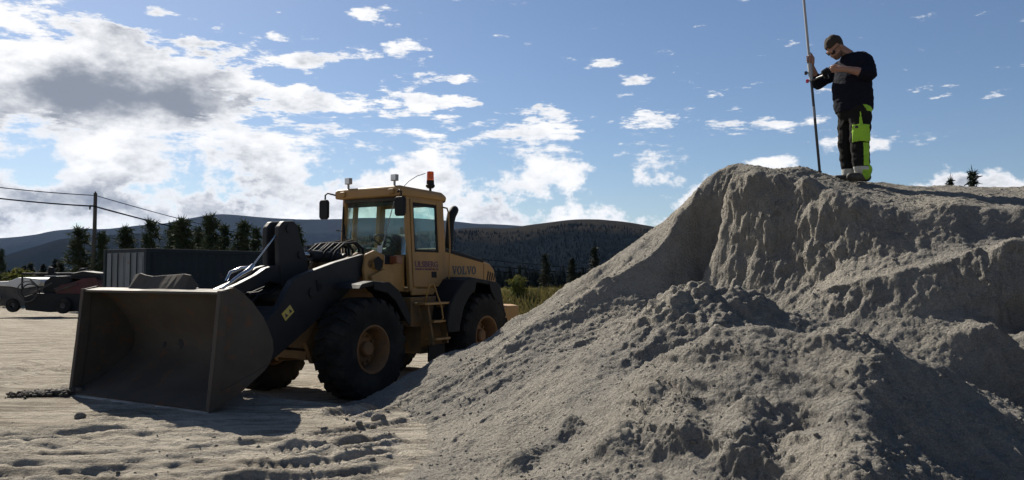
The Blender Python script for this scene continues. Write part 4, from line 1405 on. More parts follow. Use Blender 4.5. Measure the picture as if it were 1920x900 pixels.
def remeshed(mb, name, mats, parent, vox=.007, smooth_it=4, pick=None, wrinkle=None):
    me = bpy.data.meshes.new('tmp')
    me.from_pydata(mb.v, [], mb.f)
    bm = bmesh.new(); bm.from_mesh(me)
    bmesh.ops.remove_doubles(bm, verts=bm.verts, dist=1e-5)
    bmesh.ops.recalc_face_normals(bm, faces=bm.faces)
    bm.to_mesh(me); bm.free()
    ob = bpy.data.objects.new('tmp', me)
    TMP.collection.objects.link(ob)
    md = ob.modifiers.new('r', 'REMESH'); md.mode = 'VOXEL'; md.voxel_size = vox
    ms = ob.modifiers.new('s', 'SMOOTH'); ms.factor = .5; ms.iterations = smooth_it
    TMP.view_layers[0].update()
    dg = TMP.view_layers[0].depsgraph
    out = bpy.data.meshes.new_from_object(ob.evaluated_get(dg))
    TMP.collection.objects.unlink(ob); bpy.data.objects.remove(ob)
    out.name = name
    if wrinkle:
        nv = len(out.vertices)
        co, no = np.zeros(nv * 3, np.float32), np.zeros(nv * 3, np.float32)
        out.vertices.foreach_get('co', co)
        out.vertices.foreach_get('normal', no)
        am = np.array([wrinkle(Vector(c)) for c in co.reshape(-1, 3)], np.float32)
        out.vertices.foreach_set('co', (co.reshape(-1, 3) + no.reshape(-1, 3) * am[:, None]).ravel())
        out.update()
    out.materials.clear()
    for m_ in mats: out.materials.append(m_)
    npoly = len(out.polygons)
    out.polygons.foreach_set('use_smooth', np.ones(npoly, bool))
    if pick:
        pc, pn = np.zeros(npoly * 3, np.float32), np.zeros(npoly * 3, np.float32)
        out.polygons.foreach_get('center', pc)
        out.polygons.foreach_get('normal', pn)
        out.polygons.foreach_set('material_index', np.array([pick(Vector(a), Vector(b)) for a, b in zip(pc.reshape(-1, 3), pn.reshape(-1, 3))], np.int32))
    o = bpy.data.objects.new(name, out)
    COL.objects.link(o)
    o.parent = parent
    return o


# head frame
pit = R(50)
HF = Vector((FW.x * math.cos(pit), FW.y * math.cos(pit), -math.sin(pit)))
HL = LW.copy()
HU = HF.cross(HL)
HC = Vector((-.215, -.06, 1.622))


def hp_(x, y, z): return HC + (HF * x + HL * y + HU * z) * 1.1


def hball(mb, c, r_, seg=18, rings=12):
    t = MB(); t.ball((0, 0, 0), r_, seg, rings)
    mb.add([hp_(c[0] + p[0], c[1] + p[1], c[2] + p[2]) for p in t.v], t.f)


SH_L, SH_R = Vector((.115, -.14, 1.405)), Vector((-.165, .14, 1.41))
EL_L, WR_L = Vector((.155, -.25, 1.225)), Vector((-.095, -.41, 1.265))
EL_R, WR_R = Vector((-.425, .10, 1.245)), Vector((-.487, -.045, 1.43))
body = MB()
hball(body, (-.012, 0, .025), (.100, .078, .098))
hball(body, (.030, 0, -.045), (.068, .062, .070))
hball(body, (.055, 0, -.085), (.040, .042, .032))
hball(body, (.080, 0, .015), (.022, .055, .026))
hball(body, (.098, 0, -.028), (.020, .015, .026))
hball(body, (.088, 0, -.064), (.016, .026, .010))
for s in (-1, 1): hball(body, (-.005, s * .080, -.012), (.020, .012, .034))
capsule(body, [hp_(-.035, 0, -.06), Vector((-.07, .0, 1.53)), Vector((-.03, .01, 1.44))], [.062, .068, .075])
torso(body, [(-.02, 0, .80, .15, .12), (-.02, 0, 1.0, .17, .14), (-.03, -.01, 1.2, .19, .14), (-.03, -.01, 1.4, .19, .11), (-.03, 0, 1.48, .10, .08)])
capsule(body, [SH_L, EL_L], [.06, .05]); capsule(body, [EL_L, EL_L.lerp(WR_L, .35), WR_L], [.052, .052, .034])
capsule(body, [SH_R, EL_R], [.06, .05]); capsule(body, [EL_R, EL_R.lerp(WR_R, .4), WR_R], [.05, .05, .034])
for (h_, k_, a_) in (((.04, -.09, .88), (.03, -.12, .48), (.06, -.10, .08)), ((-.07, .09, .88), (-.11, .06, .48), (-.09, .08, .08))):
    capsule(body, [h_, k_, a_], [.09, .06, .045])
# left hand, cupped under the controller; fingers and thumb
PL = Vector((-.150, -.415, 1.272))
capsule(body, [WR_L, PL, PL + Vector((-.04, 0, .004))], [.034, .036, .034])
for i in range(4):
    b0 = PL + Vector((-.050, -.020 + .013 * i, .030 - .020 * i))
    L = (.030, .034, .032, .026)[i]
    capsule(body, [b0, b0 + Vector((-L, -.012, .006)), b0 + Vector((-L * 1.7, .006, .010)), b0 + Vector((-L * 1.9, .024, .012))], [.0105, .0095, .009, .008])
capsule(body, [PL + Vector((-.01, .0, .028)), PL + Vector((-.04, .014, .052)), PL + Vector((-.075, .02, .056))], [.013, .011, .009])
# right hand, closed round the pole


def pole_at(z): return Vector((-.402 - .0705 * (z - .05), -.07, z))


GR_ = pole_at(1.505)
capsule(body, [WR_R, Vector((-.482, -.052, 1.47)), Vector((-.478, -.052, 1.52))], [.033, .036, .034])
for i in range(4):
    z = 1.545 - .023 * i
    c = pole_at(z)
    capsule(body, [Vector((-.474, -.045, z)), c + Vector((.006, -.032, 0)), c + Vector((-.026, -.018, -.002)), c + Vector((-.024, .014, -.004))], [.012, .0105, .0095, .0085])
capsule(body, [Vector((-.474, -.05, 1.50)), Vector((-.470, -.06, 1.55)), pole_at(1.585) + Vector((.022, .005, 0))], [.014, .012, .010])


def body_pick(c, n):
    d = (c - HC) / 1.1
    x, y, z = d.dot(HF), d.dot(HL), d.dot(HU)
    if z < -.042 and x > .004 and abs(y) < .10 and z > -.16 and not (x > .10): return 1
    return 0


bodyo = remeshed(body, 'body', [M['skin'], M['beard']], person, .0055, 3, body_pick)
ha = MB()
hball(ha, (-.016, 0, .034), (.106, .085, .104), 26, 18)
hm = bpy.data.meshes.new('hair')
keep = []
for f in ha.f:
    c = sum((Vector(ha.v[i]) for i in f), Vector()) / 4 - HC; c = c / 1.1
    x, y, z = c.dot(HF), c.dot(HL), c.dot(HU)
    if z > .052 - (.075 if x < .0 else 0) - (.05 if x < -.06 else 0) + .3 * max(0, x - .05): keep.append(f)
hm.from_pydata([Vector(v) + (Vector(v) - HC).normalized() * (.010 * mnoise.noise(Vector(v) * 45) + .006 * mnoise.noise(Vector(v) * 110)) for v in ha.v], [], keep)
hm.materials.append(M['hair'])
ho_ = bpy.data.objects.new('hair', hm); COL.objects.link(ho_); ho_.parent = person
sd = ho_.modifiers.new('thick', 'SOLIDIFY'); sd.thickness = .014; sd.offset = -1
for p in hm.polygons: p.use_smooth = True
gl = MB()
for s in (-1, 1):
    c = [(.098, s * .010, .022), (.086, s * .062, .022), (.082, s * .064, -.006), (.092, s * .048, -.020), (.100, s * .016, -.016)]
    c2 = [(p[0] - .006, p[1], p[2]) for p in c]
    n = len(c)
    gl.add([hp_(*p) for p in c] + [hp_(*p) for p in c2], [tuple(range(n)), tuple(range(2 * n - 1, n - 1, -1))] + [(i, (i + 1) % n, (i + 1) % n + n, i + n) for i in range(n)])
    gl.tube([hp_(.086, s * .064, .016), hp_(.03, s * .084, .016), hp_(-.01, s * .088, .008)], .004, 6)
gl.tube([hp_(.102, -.014, .014), hp_(.104, 0, .016), hp_(.102, .014, .014)], .0035, 6)
gl.build('sunglasses', simple('sunglass_lens', (0.008, 0.008, 0.01), 0.12), person)

swt = MB()
torso(swt, [(-.02, .0, .835, .235, .19), (-.025, -.005, .90, .245, .20), (-.03, -.01, 1.02, .25, .21), (-.04, -.015, 1.14, .25, .205), (-.035, -.01, 1.27, .245, .18), (-.03, -.005, 1.38, .235, .155), (-.035, 0, 1.455, .185, .125), (-.05, -.005, 1.50, .115, .095), (-.06, -.01, 1.53, .088, .08)])
capsule(swt, [Vector((-.05, -.02, 1.485)), SH_L + Vector((-.02, .02, .03))], [.075, .085]); capsule(swt, [Vector((-.06, .0, 1.485)), SH_R + Vector((.02, -.02, .02))], [.07, .075])
capsule(swt, [SH_L, SH_L.lerp(EL_L, .5), EL_L], [.090, .088, .080]); capsule(swt, [EL_L, EL_L.lerp(WR_L, .30)], [.083, .074])
capsule(swt, [SH_R, SH_R.lerp(EL_R, .5), EL_R], [.094, .088, .074]); capsule(swt, [EL_R, EL_R.lerp(WR_R, .35)], [.072, .062])


def wr(c):
    return .010 * mnoise.noise(Vector((c.x * 9, c.y * 9, c.z * 16))) + .005 * mnoise.noise(Vector((c.x * 24, c.y * 24, c.z * 30)))


remeshed(swt, 'sweater', [M['sweater']], person, .008, 3, None, wr)

tr = MB()
torso(tr, [(-.02, 0, .72, .13, .12), (-.02, 0, .80, .205, .165), (-.02, 0, .90, .215, .175), (-.02, 0, .95, .205, .165)])
capsule(tr, [(.045, -.10, .84), (.045, -.115, .66), (.035, -.125, .48), (.045, -.115, .30), (.055, -.105, .135)], [.135, .122, .108, .100, .094])
capsule(tr, [(-.075, .09, .84), (-.095, .08, .66), (-.11, .06, .48), (-.10, .07, .30), (-.09, .08, .135)], [.132, .115, .098, .090, .084])


def tpick(c, n):
    x, y, z = c.x, c.y, c.z
    left = y < (.0 + .55 * (x + .02))          # the near leg
    if z < .125: return 1 if x > .06 and left else 2
    if z < .165: return 2
    if not left: return 0
    if n.y > .55: return 0
    if .17 < z < .44 and   .075 < x < .135: return 1                                            # lower stripe
    if .60 < z < .80 and abs(x - (.048 + .04 * (.80 - z))) < .004 + .12 * (.80 - z) * .8: return 1  # tapering stripe
    if .80 < z < .89 and x > .125 - (z - .80) * .6: return 1
    return 0


def wt(c):
    return .012 * mnoise.noise(Vector((c.x * 8, c.y * 8, c.z * 14 + 3))) + .006 * mnoise.noise(Vector((c.x * 20, c.y * 20, c.z * 26)))


tro = remeshed(tr, 'trousers', [M['trouser'], M['neon'], M['reflective']], person, .008, 4, tpick, wt)
# cargo pocket standing off the outer thigh
bm = bmesh.new(); bm.from_mesh(tro.data)
dele = [f for f in bm.faces if not (-.03 - .12 * max(0, .62 - f.calc_center_median().z) * 0 < f.calc_center_median().x < .13 and .45 < f.calc_center_median().z < .645 and f.normal.y < .35 and f.calc_center_median().y < -.04)]
bmesh.ops.delete(bm, geom=dele, context='FACES')
for v in bm.verts: v.co += v.normal * .012
pm = bpy.data.meshes.new('cargo_pocket'); bm.to_mesh(pm); bm.free()
pm.materials.clear(); pm.materials.append(M['neon'])
for p in pm.polygons: p.material_index = 0
po = bpy.data.objects.new('cargo_pocket', pm); COL.objects.link(po); po.parent = person
sd = po.modifiers.new('thick', 'SOLIDIFY'); sd.thickness = .022; sd.offset = 0
pt = MB(); pt.box((.010, -.255, .615), (.045, .012, .030), Matrix.Rotation(R(14), 3, 'Z')); pt.build('pocket_label', M['boot'], person, bevel=.003)
kn = MB()
capsule(kn, [(-.03, -.215, .50), (.0, -.225, .47)], [.03, .03])
for side, (hx, hy) in ((1, (.105, -.065)), (-1, (-.045, .12))):
    bo = MB()
    h0 = Vector((hx, hy, .045)); t0 = h0 + FW * .235
    capsule(bo, [h0, h0.lerp(t0, .5), t0], [.052, .053, .045])
    capsule(bo, [h0 + FW * .04 + Vector((0, 0, .03)), h0 + FW * .03 + Vector((0, 0, .11))], [.055, .052])
    remeshed(bo, 'boot', [M['boot']], person, .007, 3)
# neon gaiter hem over the near heel
nh = MB(); capsule(nh, [(.075, -.095, .075), (.085, -.09, .13)], [.075, .085]); remeshed(nh, 'trouser_hem', [M['neon']], person, .008, 3)

# ---- survey pole
POLE0 = FEET + PM @ pole_at(.04)
POLE0.z = pile_surface_z(POLE0.x, POLE0.y) - .03
pole = empty('survey_pole', POLE0, PROT)
prop(pole, 'tall thin survey pole, dark below and pale above, held upright by the worker', 'survey pole')


def pl(z): return PM.transposed() @ (FEET - POLE0) + pole_at(z)


pm_ = MB(); pm_.tube([Vector((.0, 0, .0)), pl(.12), pl(1.40)], [.004, .016, .016], 14); pm_.build('lower_tube', M['carbon'], pole, auto=50)
pm_ = MB(); pm_.tube([pl(1.39), pl(2.75)], .0155, 14); pm_.build('upper_tube', M['pole_white'], pole, auto=50)
pm_ = MB(); pm_.tube([pl(.78), pl(.93)], .0168, 14); pm_.build('scale_sticker', simple('grey_sticker', (0.16, 0.17, 0.19), 0.5), pole, auto=50)
pm_ = MB(); pm_.tube([pl(1.31), pl(1.45)], .028, 14); pm_.tube([pl(1.24), pl(1.31)], .024, 14); pm_.build('clamp', M['pole_white'], pole, auto=50)
for z, mt, dx_ in ((1.345, M['carbon'], -.052), (1.245, M['red_plastic'], -.045)):
    k_ = MB(); c = pl(z); k_.lathe([(0, -.016), (.020, -.016), (.024, 0), (.020, .016), (0, .016)], (c.x + dx_, c.y, c.z), 'x', 14)
    k_.tube([c, c + Vector((dx_, 0, 0))], .008, 8); k_.build('clamp_knob', mt, pole, auto=40)

ctl = empty('handheld_controller', FEET + PM @ Vector((-.315, -.30, 1.27)), PROT)
prop(ctl, 'small dark field controller on a bracket between the survey pole and hand', 'controller')
rot = Matrix.Rotation(R(-32), 3, 'Y') @ Matrix.Rotation(R(-18), 3, 'X')
k_ = MB(); k_.box((0, 0, 0), (.085, .165, .024), rot); k_.build('case', M['carbon'], ctl, bevel=.008)
k_ = MB(); k_.box(rot @ Vector((0, .02, .0135)), (.07, .10, .003), rot); k_.build('screen', simple('controller_screen', (0.02, 0.022, 0.025), 0.4), ctl)
k_ = MB(); k_.tube([(-.02, .02, -.02), (-.08, .10, -.02), (-.158, .225, -.025)], .011, 10); k_.tube([(.02, -.02, -.015), (.035, -.03, -.055), (.03, -.02, -.075)], .008, 8)
k_.build('bracket', M['carbon'], ctl, auto=40)

bpy.data.scenes.remove(TMP)

# ================================================================== mountains
def mountain_mat(name, low, high, snow=False):
    m_, q, bs = new_mat(name)
    geo = q.n('ShaderNodeNewGeometry')
    P = geo.outputs['Position']
    at_ = q.n('ShaderNodeAttribute', attribute_name='rel')
    n1 = q.noise(P, 0.006, 8, 0.65)
    n2 = q.noise(P, 0.035, 6, 0.7)
    t = q.m('ADD', at_.outputs['Fac'], q.m('MULTIPLY', q.m('SUBTRACT', n1, 0.5), 0.7))
    c = q.mix(q.ss(t, 0.48, 0.66), (*low, 1), (*high, 1))
    f = q.lin(n2, 0.3, 0.7, 0.6, 1.45)
    c = q.mix(1.0, c, q.xyz(f, f, f), 'MULTIPLY')
    q.put(bs.inputs['Base Color'], c)
    bs.inputs['Roughness'].default_value = 1.0
    bs.inputs['Specular IOR Level'].default_value = 0.0
    bp = q.n('ShaderNodeBump')
    bp.inputs['Strength'].default_value = 0.8
    bp.inputs['Distance'].default_value = 12.0
    q.put(bp.inputs['Height'], n2)
    q.put(bs.inputs['Normal'], bp.outputs[0])
    return m_


def ridge(name, crest, d0, d1, d2, mat, shape, rough=0.05, seed=1.0, naz=520):
    """a ridge standing between d0 and d2 metres away, its crest at d1"""
    pxs = np.linspace(-900, 2800, naz)
    cx = np.array([c[0] for c in crest], float)
    cy2 = np.array([c[1] for c in crest], float)
    yy = np.interp(pxs, cx, cy2)
    ker = np.hanning(9); ker /= ker.sum()
    yy = np.convolve(np.pad(yy, 4, 'edge'), ker, 'valid')
    azs = np.arctan((pxs - 960) / 1492)
    Hc = CAM_H + (515 - yy) / 1492 * d1 * np.cos(azs) / np.cos(azs)
    nr = 40
    rs = np.concatenate([np.linspace(d0, d1, 28), np.linspace(d1, d2, nr - 27)[1:]])
    A, Rr = np.meshgrid(azs, rs)
    Yv = Rr                                            # constant distance in front, so the crest keeps its height
    Xv = Rr * np.tan(A)
    t = np.clip((Rr - d0) / (d1 - d0), 0, 1)
    back = np.clip((Rr - d1) / (d2 - d1), 0, 1)
    prof = np.interp(t, [s_[0] for s_ in shape], [s_[1] for s_ in shape])
    Hm = np.meshgrid(Hc, rs)[0]
    Z = -6 + (Hm + 6) * prof * (1 - 0.75 * back ** 1.3)
    L = (d1 - d0)
    nz = fbm(Xv / L * 3.0, Yv / L * 3.0, seed, 4)
    Z = Z + Hm * rough * 2.2 * nz * (t * (1 - t) * 4) + Hm * rough * 0.16 * fbm(Xv / L * 22, Yv / L * 22, seed + 4, 3) * t
    o = grid_mesh(name, Xv, Yv, Z, mat)
    set_attr(o, 'rel', prof * (1 - back * 0))
    prop(o, kind='structure')
    return Xv, Yv, Z, prof


ridge('far_mountains', [(-900, 470), (-300, 455), (0, 447), (60, 441), (100, 432), (150, 428), (200, 430), (250, 423), (300, 420), (350, 410), (400, 401.5), (433, 401.5), (480, 407), (560, 411), (620, 411), (700, 408), (780, 409), (855, 415), (895, 420), (924, 420), (973, 423), (1100, 430), (1400, 432), (2800, 440)],
      4300, 7600, 9300, mountain_mat('far_heath', (0.008, 0.011, 0.014), (0.015, 0.017, 0.018)), [(0, 0), (.3, .25), (.6, .62), (.85, .92), (1, 1)], 0.06, 2.0)
ridge('left_hill', [(-900, 470), (-200, 492), (0, 483), (30, 472), (83, 457), (110, 448), (160, 443), (260, 437), (350, 440), (500, 452), (700, 470), (900, 490), (1400, 500), (2800, 500)],
      1900, 3300, 4200, mountain_mat('forested_hill', (0.005, 0.008, 0.010), (0.008, 0.010, 0.011)), [(0, 0), (.35, .35), (.7, .85), (1, 1)], 0.05, 5.0)
RX, RY, RZ, RP = ridge('forest_mountain', [(-900, 520), (200, 505), (420, 490), (600, 455), (700, 441), (800, 433), (858, 429), (910, 426), (947, 429), (988, 422), (1045, 415), (1077, 411), (1123, 411), (1175, 416), (1245, 428), (1290, 438), (1420, 452), (1700, 470), (2800, 500)],
      1150, 2500, 3200, mountain_mat('dark_forest_slope', (0.006, 0.008, 0.009), (0.020, 0.018, 0.014)), [(0, 0), (.10, .06), (.30, .38), (.42, .62), (.52, .70), (.8, .88), (1, 1)], 0.035, 9.0, 640)

M['needles_far'] = simple('far_needles', (0.013, 0.016, 0.014), 1.0, 0, 0.5, scale=0.02, spec=0.0)


def cone_wood(name, pts, hmin, hmax, mat, seed, cols=5):
    rng = np.random.RandomState(seed)
    n = len(pts)
    h_ = rng.uniform(hmin, hmax, n) * np.where(rng.rand(n) < .15, 1.35, 1.0)
    r_ = h_ * rng.uniform(.14, .24, n)
    a0 = rng.uniform(0, 6.28, n)
    V = np.zeros((n, cols * 2 + 1, 3)); 
    for k in range(cols):
        a = a0 + 2 * np.pi * k / cols
        V[:, k] = np.stack([pts[:, 0] + r_ * np.cos(a), pts[:, 1] + r_ * np.sin(a), pts[:, 2] + h_ * .08], 1)
        rr = r_ * rng.uniform(.45, .75, n)
        V[:, cols + k] = np.stack([pts[:, 0] + rr * np.cos(a + .5), pts[:, 1] + rr * np.sin(a + .5), pts[:, 2] + h_ * rng.uniform(.40, .55, n)], 1)
    V[:, 2 * cols] = np.stack([pts[:, 0], pts[:, 1], pts[:, 2] + h_], 1)
    F = []
    for k in range(cols):
        k2 = (k + 1) % cols
        F += [(k, k2, cols + k), (k2, cols + k2, cols + k), (cols + k, cols + k2, 2 * cols)]
    F = np.array(F)
    faces = (F[None] + (np.arange(n) * (2 * cols + 1))[:, None, None]).reshape(-1, 3)
    me = bpy.data.meshes.new(name)
    me.from_pydata(V.reshape(-1, 3).tolist(), [], faces.tolist())
    me.materials.append(mat)
    o = bpy.data.objects.new(name, me); COL.objects.link(o)
    prop(o, kind='stuff')
    return o


rng = np.random.RandomState(3)
# wood on the slope of the right-hand mountain
ii, jj = rng.randint(2, 22, 16000), rng.randint(250, 460, 16000)
clump = fbm(RX[ii, jj] * .006, RY[ii, jj] * .006, 3.0, 3)
sel = (RP[ii, jj] < 0.66 + .12 * clump) & (rng.rand(16000) < .75 + 1.0 * clump)
ii, jj = ii[sel], jj[sel]
fx, fy = rng.rand(len(ii)), rng.rand(len(ii))
lerp = lambda A_: (A_[ii, jj] * (1 - fx) + A_[ii, jj + 1] * fx) * (1 - fy) + (A_[ii + 1, jj] * (1 - fx) + A_[ii + 1, jj + 1] * fx) * fy
cone_wood('mountain_forest', np.stack([lerp(RX), lerp(RY), lerp(RZ) - 1], 1), 3.5, 9, M['needles_far'], 5)
# the wooded valley floor
n = 9000
yv = 260 + 900 * rng.rand(n) ** 1.3
xv = yv * np.tan(np.radians(rng.uniform(-38, 38, n)))
zv = ground_z(xv, yv, False) - .5
ok = ~((yv < 170) & (np.abs(xv / yv + .02) < .0))
prop(cone_wood('valley_forest', np.stack([xv, yv, zv], 1)[ok], 3.0, 6.5, M['needles_far'], 6), 'dark wood over the valley floor', 'wood')

# ================================================================== trees
M['bark'] = simple('bark', (0.055, 0.038, 0.026), 0.9, 0, 0.3, scale=8, bump=0.5)


def leaf_mat(name, c1, c2, trans=0.25):
    m_, q, bs = new_mat(name)
    geo = q.n('ShaderNodeNewGeometry')
    n1 = q.noise(geo.outputs['Position'], 2.2, 5, 0.7)
    c = q.mix(q.ss(n1, 0.35, 0.65), (*c1, 1), (*c2, 1))
    q.put(bs.inputs['Base Color'], c)
    bs.inputs['Roughness'].default_value = 0.8
    bs.inputs['Specular IOR Level'].default_value = 0.15
    tl = q.n('ShaderNodeBsdfTranslucent')
    q.put(tl.inputs[0], c)
    mx = q.n('ShaderNodeMixShader')
    mx.inputs[0].default_value = trans
    q.put(mx.inputs[1], bs.outputs[0])
    q.put(mx.inputs[2], tl.outputs[0])
    q.put(q.nt.nodes['Material Output'].inputs[0], mx.outputs[0])
    return m_


M['pine'] = leaf_mat('pine_needles', (0.020, 0.030, 0.015), (0.040, 0.052, 0.024), 0.15)
M['spruce'] = leaf_mat('spruce_needles', (0.010, 0.016, 0.010), (0.018, 0.028, 0.015), 0.10)
M['birch'] = leaf_mat('birch_leaves', (0.050, 0.075, 0.020), (0.120, 0.110, 0.025), 0.35)
M['grass_stuff'] = leaf_mat('dry_grass', (0.055, 0.062, 0.020), (0.14, 0.11, 0.042), 0.25)


def tuft(V, F, c, size, n, rnd, flat=0.0, wide=.22, up=.2):
    for _ in range(n):
        d = Vector((rnd.gauss(0, 1), rnd.gauss(0, 1), rnd.gauss(up, 1 - flat))).normalized()
        s = d.cross(Vector((rnd.gauss(0, 1), rnd.gauss(0, 1), rnd.gauss(0, 1)))).normalized()
        L = size * rnd.uniform(.6, 1.2)
        w = L * wide
        b = len(V)
        o_ = c + d * L * rnd.uniform(-.1, .2)
        V += [o_ - s * w * .5, o_ + s * w * .5, o_ + d * L + s * w * .15, o_ + d * L - s * w * .15]
        F.append((b, b + 1, b + 2, b + 3))


def make_tree(name, kind, h_, wid, seed, label):
    rnd = random.Random(seed)
    root = empty(name)
    tr_ = MB()
    lean = Vector((rnd.uniform(-.03, .03), rnd.uniform(-.03, .03), 0)) * h_
    pts = [Vector((0, 0, -.3)) + lean * 0] + [lean * t * t + Vector((0, 0, h_ * t)) for t in (.15, .35, .55, .75, .93)]
    r0 = h_ * (.022 if kind != 'birch' else .016)
    tr_.tube(pts, [r0 * 1.2, r0, r0 * .82, r0 * .62, r0 * .40, r0 * .12], 8)
    V, F = [], []

    def trunk(t): return lean * t * t + Vector((0, 0, h_ * t))

    if kind == 'pine':
        t = .16
        while t < .98:
            env = wid * min(1.0, .55 + t * 1.2) * (1.02 - t) ** .55 * rnd.uniform(.72, 1.15)
            for k in range(rnd.randint(4, 6)):
                a = rnd.uniform(0, 6.283)
                L = env * rnd.uniform(.55, 1.05)
                b0 = trunk(t)
                tip = b0 + Vector((math.cos(a) * L, math.sin(a) * L, L * rnd.uniform(.05, .45)))
                mid_ = b0.lerp(tip, .5) + Vector((0, 0, -.05 * L))
                tr_.tube([b0, mid_, tip], [r0 * .30, r0 * .2, r0 * .08], 5)
                for q_ in range(rnd.randint(4, 6)):
                    f = rnd.uniform(.3, 1.05)
                    c = b0.lerp(tip, f) + Vector((rnd.gauss(0, .12), rnd.gauss(0, .12), rnd.gauss(.05, .10))) * wid
                    tuft(V, F, c, .28 * rnd.uniform(.8, 1.25) * (wid / 1.0) ** .5, 13, rnd, 0, .17, .35)
            t += rnd.uniform(.045, .075)
        tuft(V, F, trunk(.97), .3, 14, rnd, 0, .2, 1.0)
    elif kind == 'spruce':
        t = .04
        while t < .985:
            L0 = wid * (1 - t) ** .85 * rnd.uniform(.8, 1.12) + .04
            for k in range(rnd.randint(6, 8)):
                a = rnd.uniform(0, 6.283)
                L = L0 * rnd.uniform(.7, 1.08)
                b0 = trunk(t)
                tip = b0 + Vector((math.cos(a) * L, math.sin(a) * L, -L * rnd.uniform(.05, .40)))
                tr_.tube([b0, tip], [r0 * .2, r0 * .06], 4)
                nn = max(2, int(L / .13))
                for q_ in range(nn):
                    c = b0.lerp(tip, (q_ + .7) / nn) + Vector((rnd.gauss(0, .02), rnd.gauss(0, .02), rnd.gauss(-.02, .02)))
                    tuft(V, F, c, .15 * rnd.uniform(.8, 1.2), 6, rnd, .3, .22, -.25)
            t += (.035 if wid < 1.2 else .028) * (1.1 - .4 * t) * (4.0 / max(2.5, h_)) ** .5
        tuft(V, F, trunk(.97), .14, 10, rnd, 0, .2, 1.2)
    elif kind == 'thin':
        t = .25
        while t < .97:
            L0 = wid * (1 - t) ** .8 + .03
            for k in range(5):
                a = k * 1.2566 + t * 9
                tip = trunk(t) + Vector((math.cos(a) * L0, math.sin(a) * L0, L0 * .15))
                tr_.tube([trunk(t), tip], [r0 * .22, r0 * .08], 4)
                for q_ in range(5):
                    tuft(V, F, trunk(t).lerp(tip, .25 + .16 * q_), .05, 6, rnd, .4, .2, .1)
            t += .02
        tuft(V, F, trunk(.9), .08, 8, rnd, 0, .14, 2.0)
    else:
        for k in range(46):
            t = rnd.uniform(.18, .95)
            a = rnd.uniform(0, 6.283)
            L = wid * rnd.uniform(.4, 1.0) * math.sin(math.pi * min(1, t * .8 + .2)) ** .5
            tip = trunk(t * .75) + Vector((math.cos(a) * L, math.sin(a) * L, h_ * .22 * rnd.uniform(.4, 1.1)))
            tr_.tube([trunk(t * .75), tip], [r0 * .3, r0 * .08], 4)
            for q_ in range(7):
                c = trunk(t * .75).lerp(tip, rnd.uniform(.35, 1.1)) + Vector((rnd.gauss(0, .08), rnd.gauss(0, .08), rnd.gauss(0, .08)))
                tuft(V, F, c, .085, 9, rnd, 0, .7, .1)
    tr_.build('trunk', M['bark'], root, smooth=True, fix=False)
    me = bpy.data.meshes.new('crown')
    me.from_pydata([tuple(v) for v in V], [], F)
    me.materials.append(M[{'pine': 'pine', 'spruce': 'spruce', 'thin': 'spruce', 'birch': 'birch'}[kind]])
    o = bpy.data.objects.new('crown', me); COL.objects.link(o); o.parent = root
    root['_h'] = h_
    prop(root, label, 'tree')
    return root


PROTO = {}
PINES = [  # px of the stem, py of the top, distance, variant, width factor, label
    (152, 431, 50, 0, 1.25, 'broad dark pine standing left of the utility pole'),
    (192, 441, 49, 1, .8, 'small dark pine just right of the utility pole'),
    (240, 427, 52, 2, .95, 'first full pine right of the utility pole, above the container doors'),
    (285, 417, 50, 0, 1.0, 'rounded pine behind the left end of the long container side'),
    (320, 426, 56, 1, .8, 'thin pine second in the row behind the container side'),
    (347, 411, 50, 2, 1.1, 'tall bushy pine with the broadest crown behind the container'),
    (373, 432, 54, 1, .7, 'short slim pine between two tall ones behind the container'),
    (395, 410, 50, 1, 1.0, 'tallest narrow pine behind the middle of the container'),
    (422, 426, 53, 0, .9, 'low round pine right of the tallest one behind the container'),
    (452, 417, 50, 2, 1.0, 'full pine behind the right part of the container'),
    (481, 431, 52, 0, .85, 'smaller pine just left of the loader tilt lever'),
    (553, 428, 54, 1, 1.0, 'dark pine peeking out right of the loader tilt lever'),
    (520, 424, 55, 2, 1.0, 'dark pine mostly hidden behind the loader tilt lever'),
    (4, 469, 60, 0, .9, 'dark pine cut by the left edge above the grassy bank'),
]
for k in range(3):
    pass


def place_tree(kind, variant, px, top, d, wf, name, label, group, zoff=0.0):
    x = (px - 960) / 1492 * d
    zt = at(px, top, d)[2]
    zb = float(ground_z(np.array([x]), np.array([d]), False)[0]) + zoff
    h_ = zt - zb
    key = (kind, variant)
    if key not in PROTO:
        base = {'pine': (5.5, 1.05), 'spruce': (3.2, .62), 'thin': (5.2, .85), 'birch': (1.6, .55)}[kind]
        o = make_tree(name, kind, base[0], base[1], 10 + variant * 7 + len(kind), label)
        PROTO[key] = o
    else:
        o = copy_tree(PROTO[key])
    s = h_ / PROTO[key]['_h']
    o.location = (x, d, zb)
    if kind == 'pine': wf *= 1.05
    o.scale = (s * wf, s * wf, s)
    o.rotation_euler = (0, 0, (px * 1.7) % 6.28)
    o.name = name
    prop(o, label, 'tree', group)
    return o


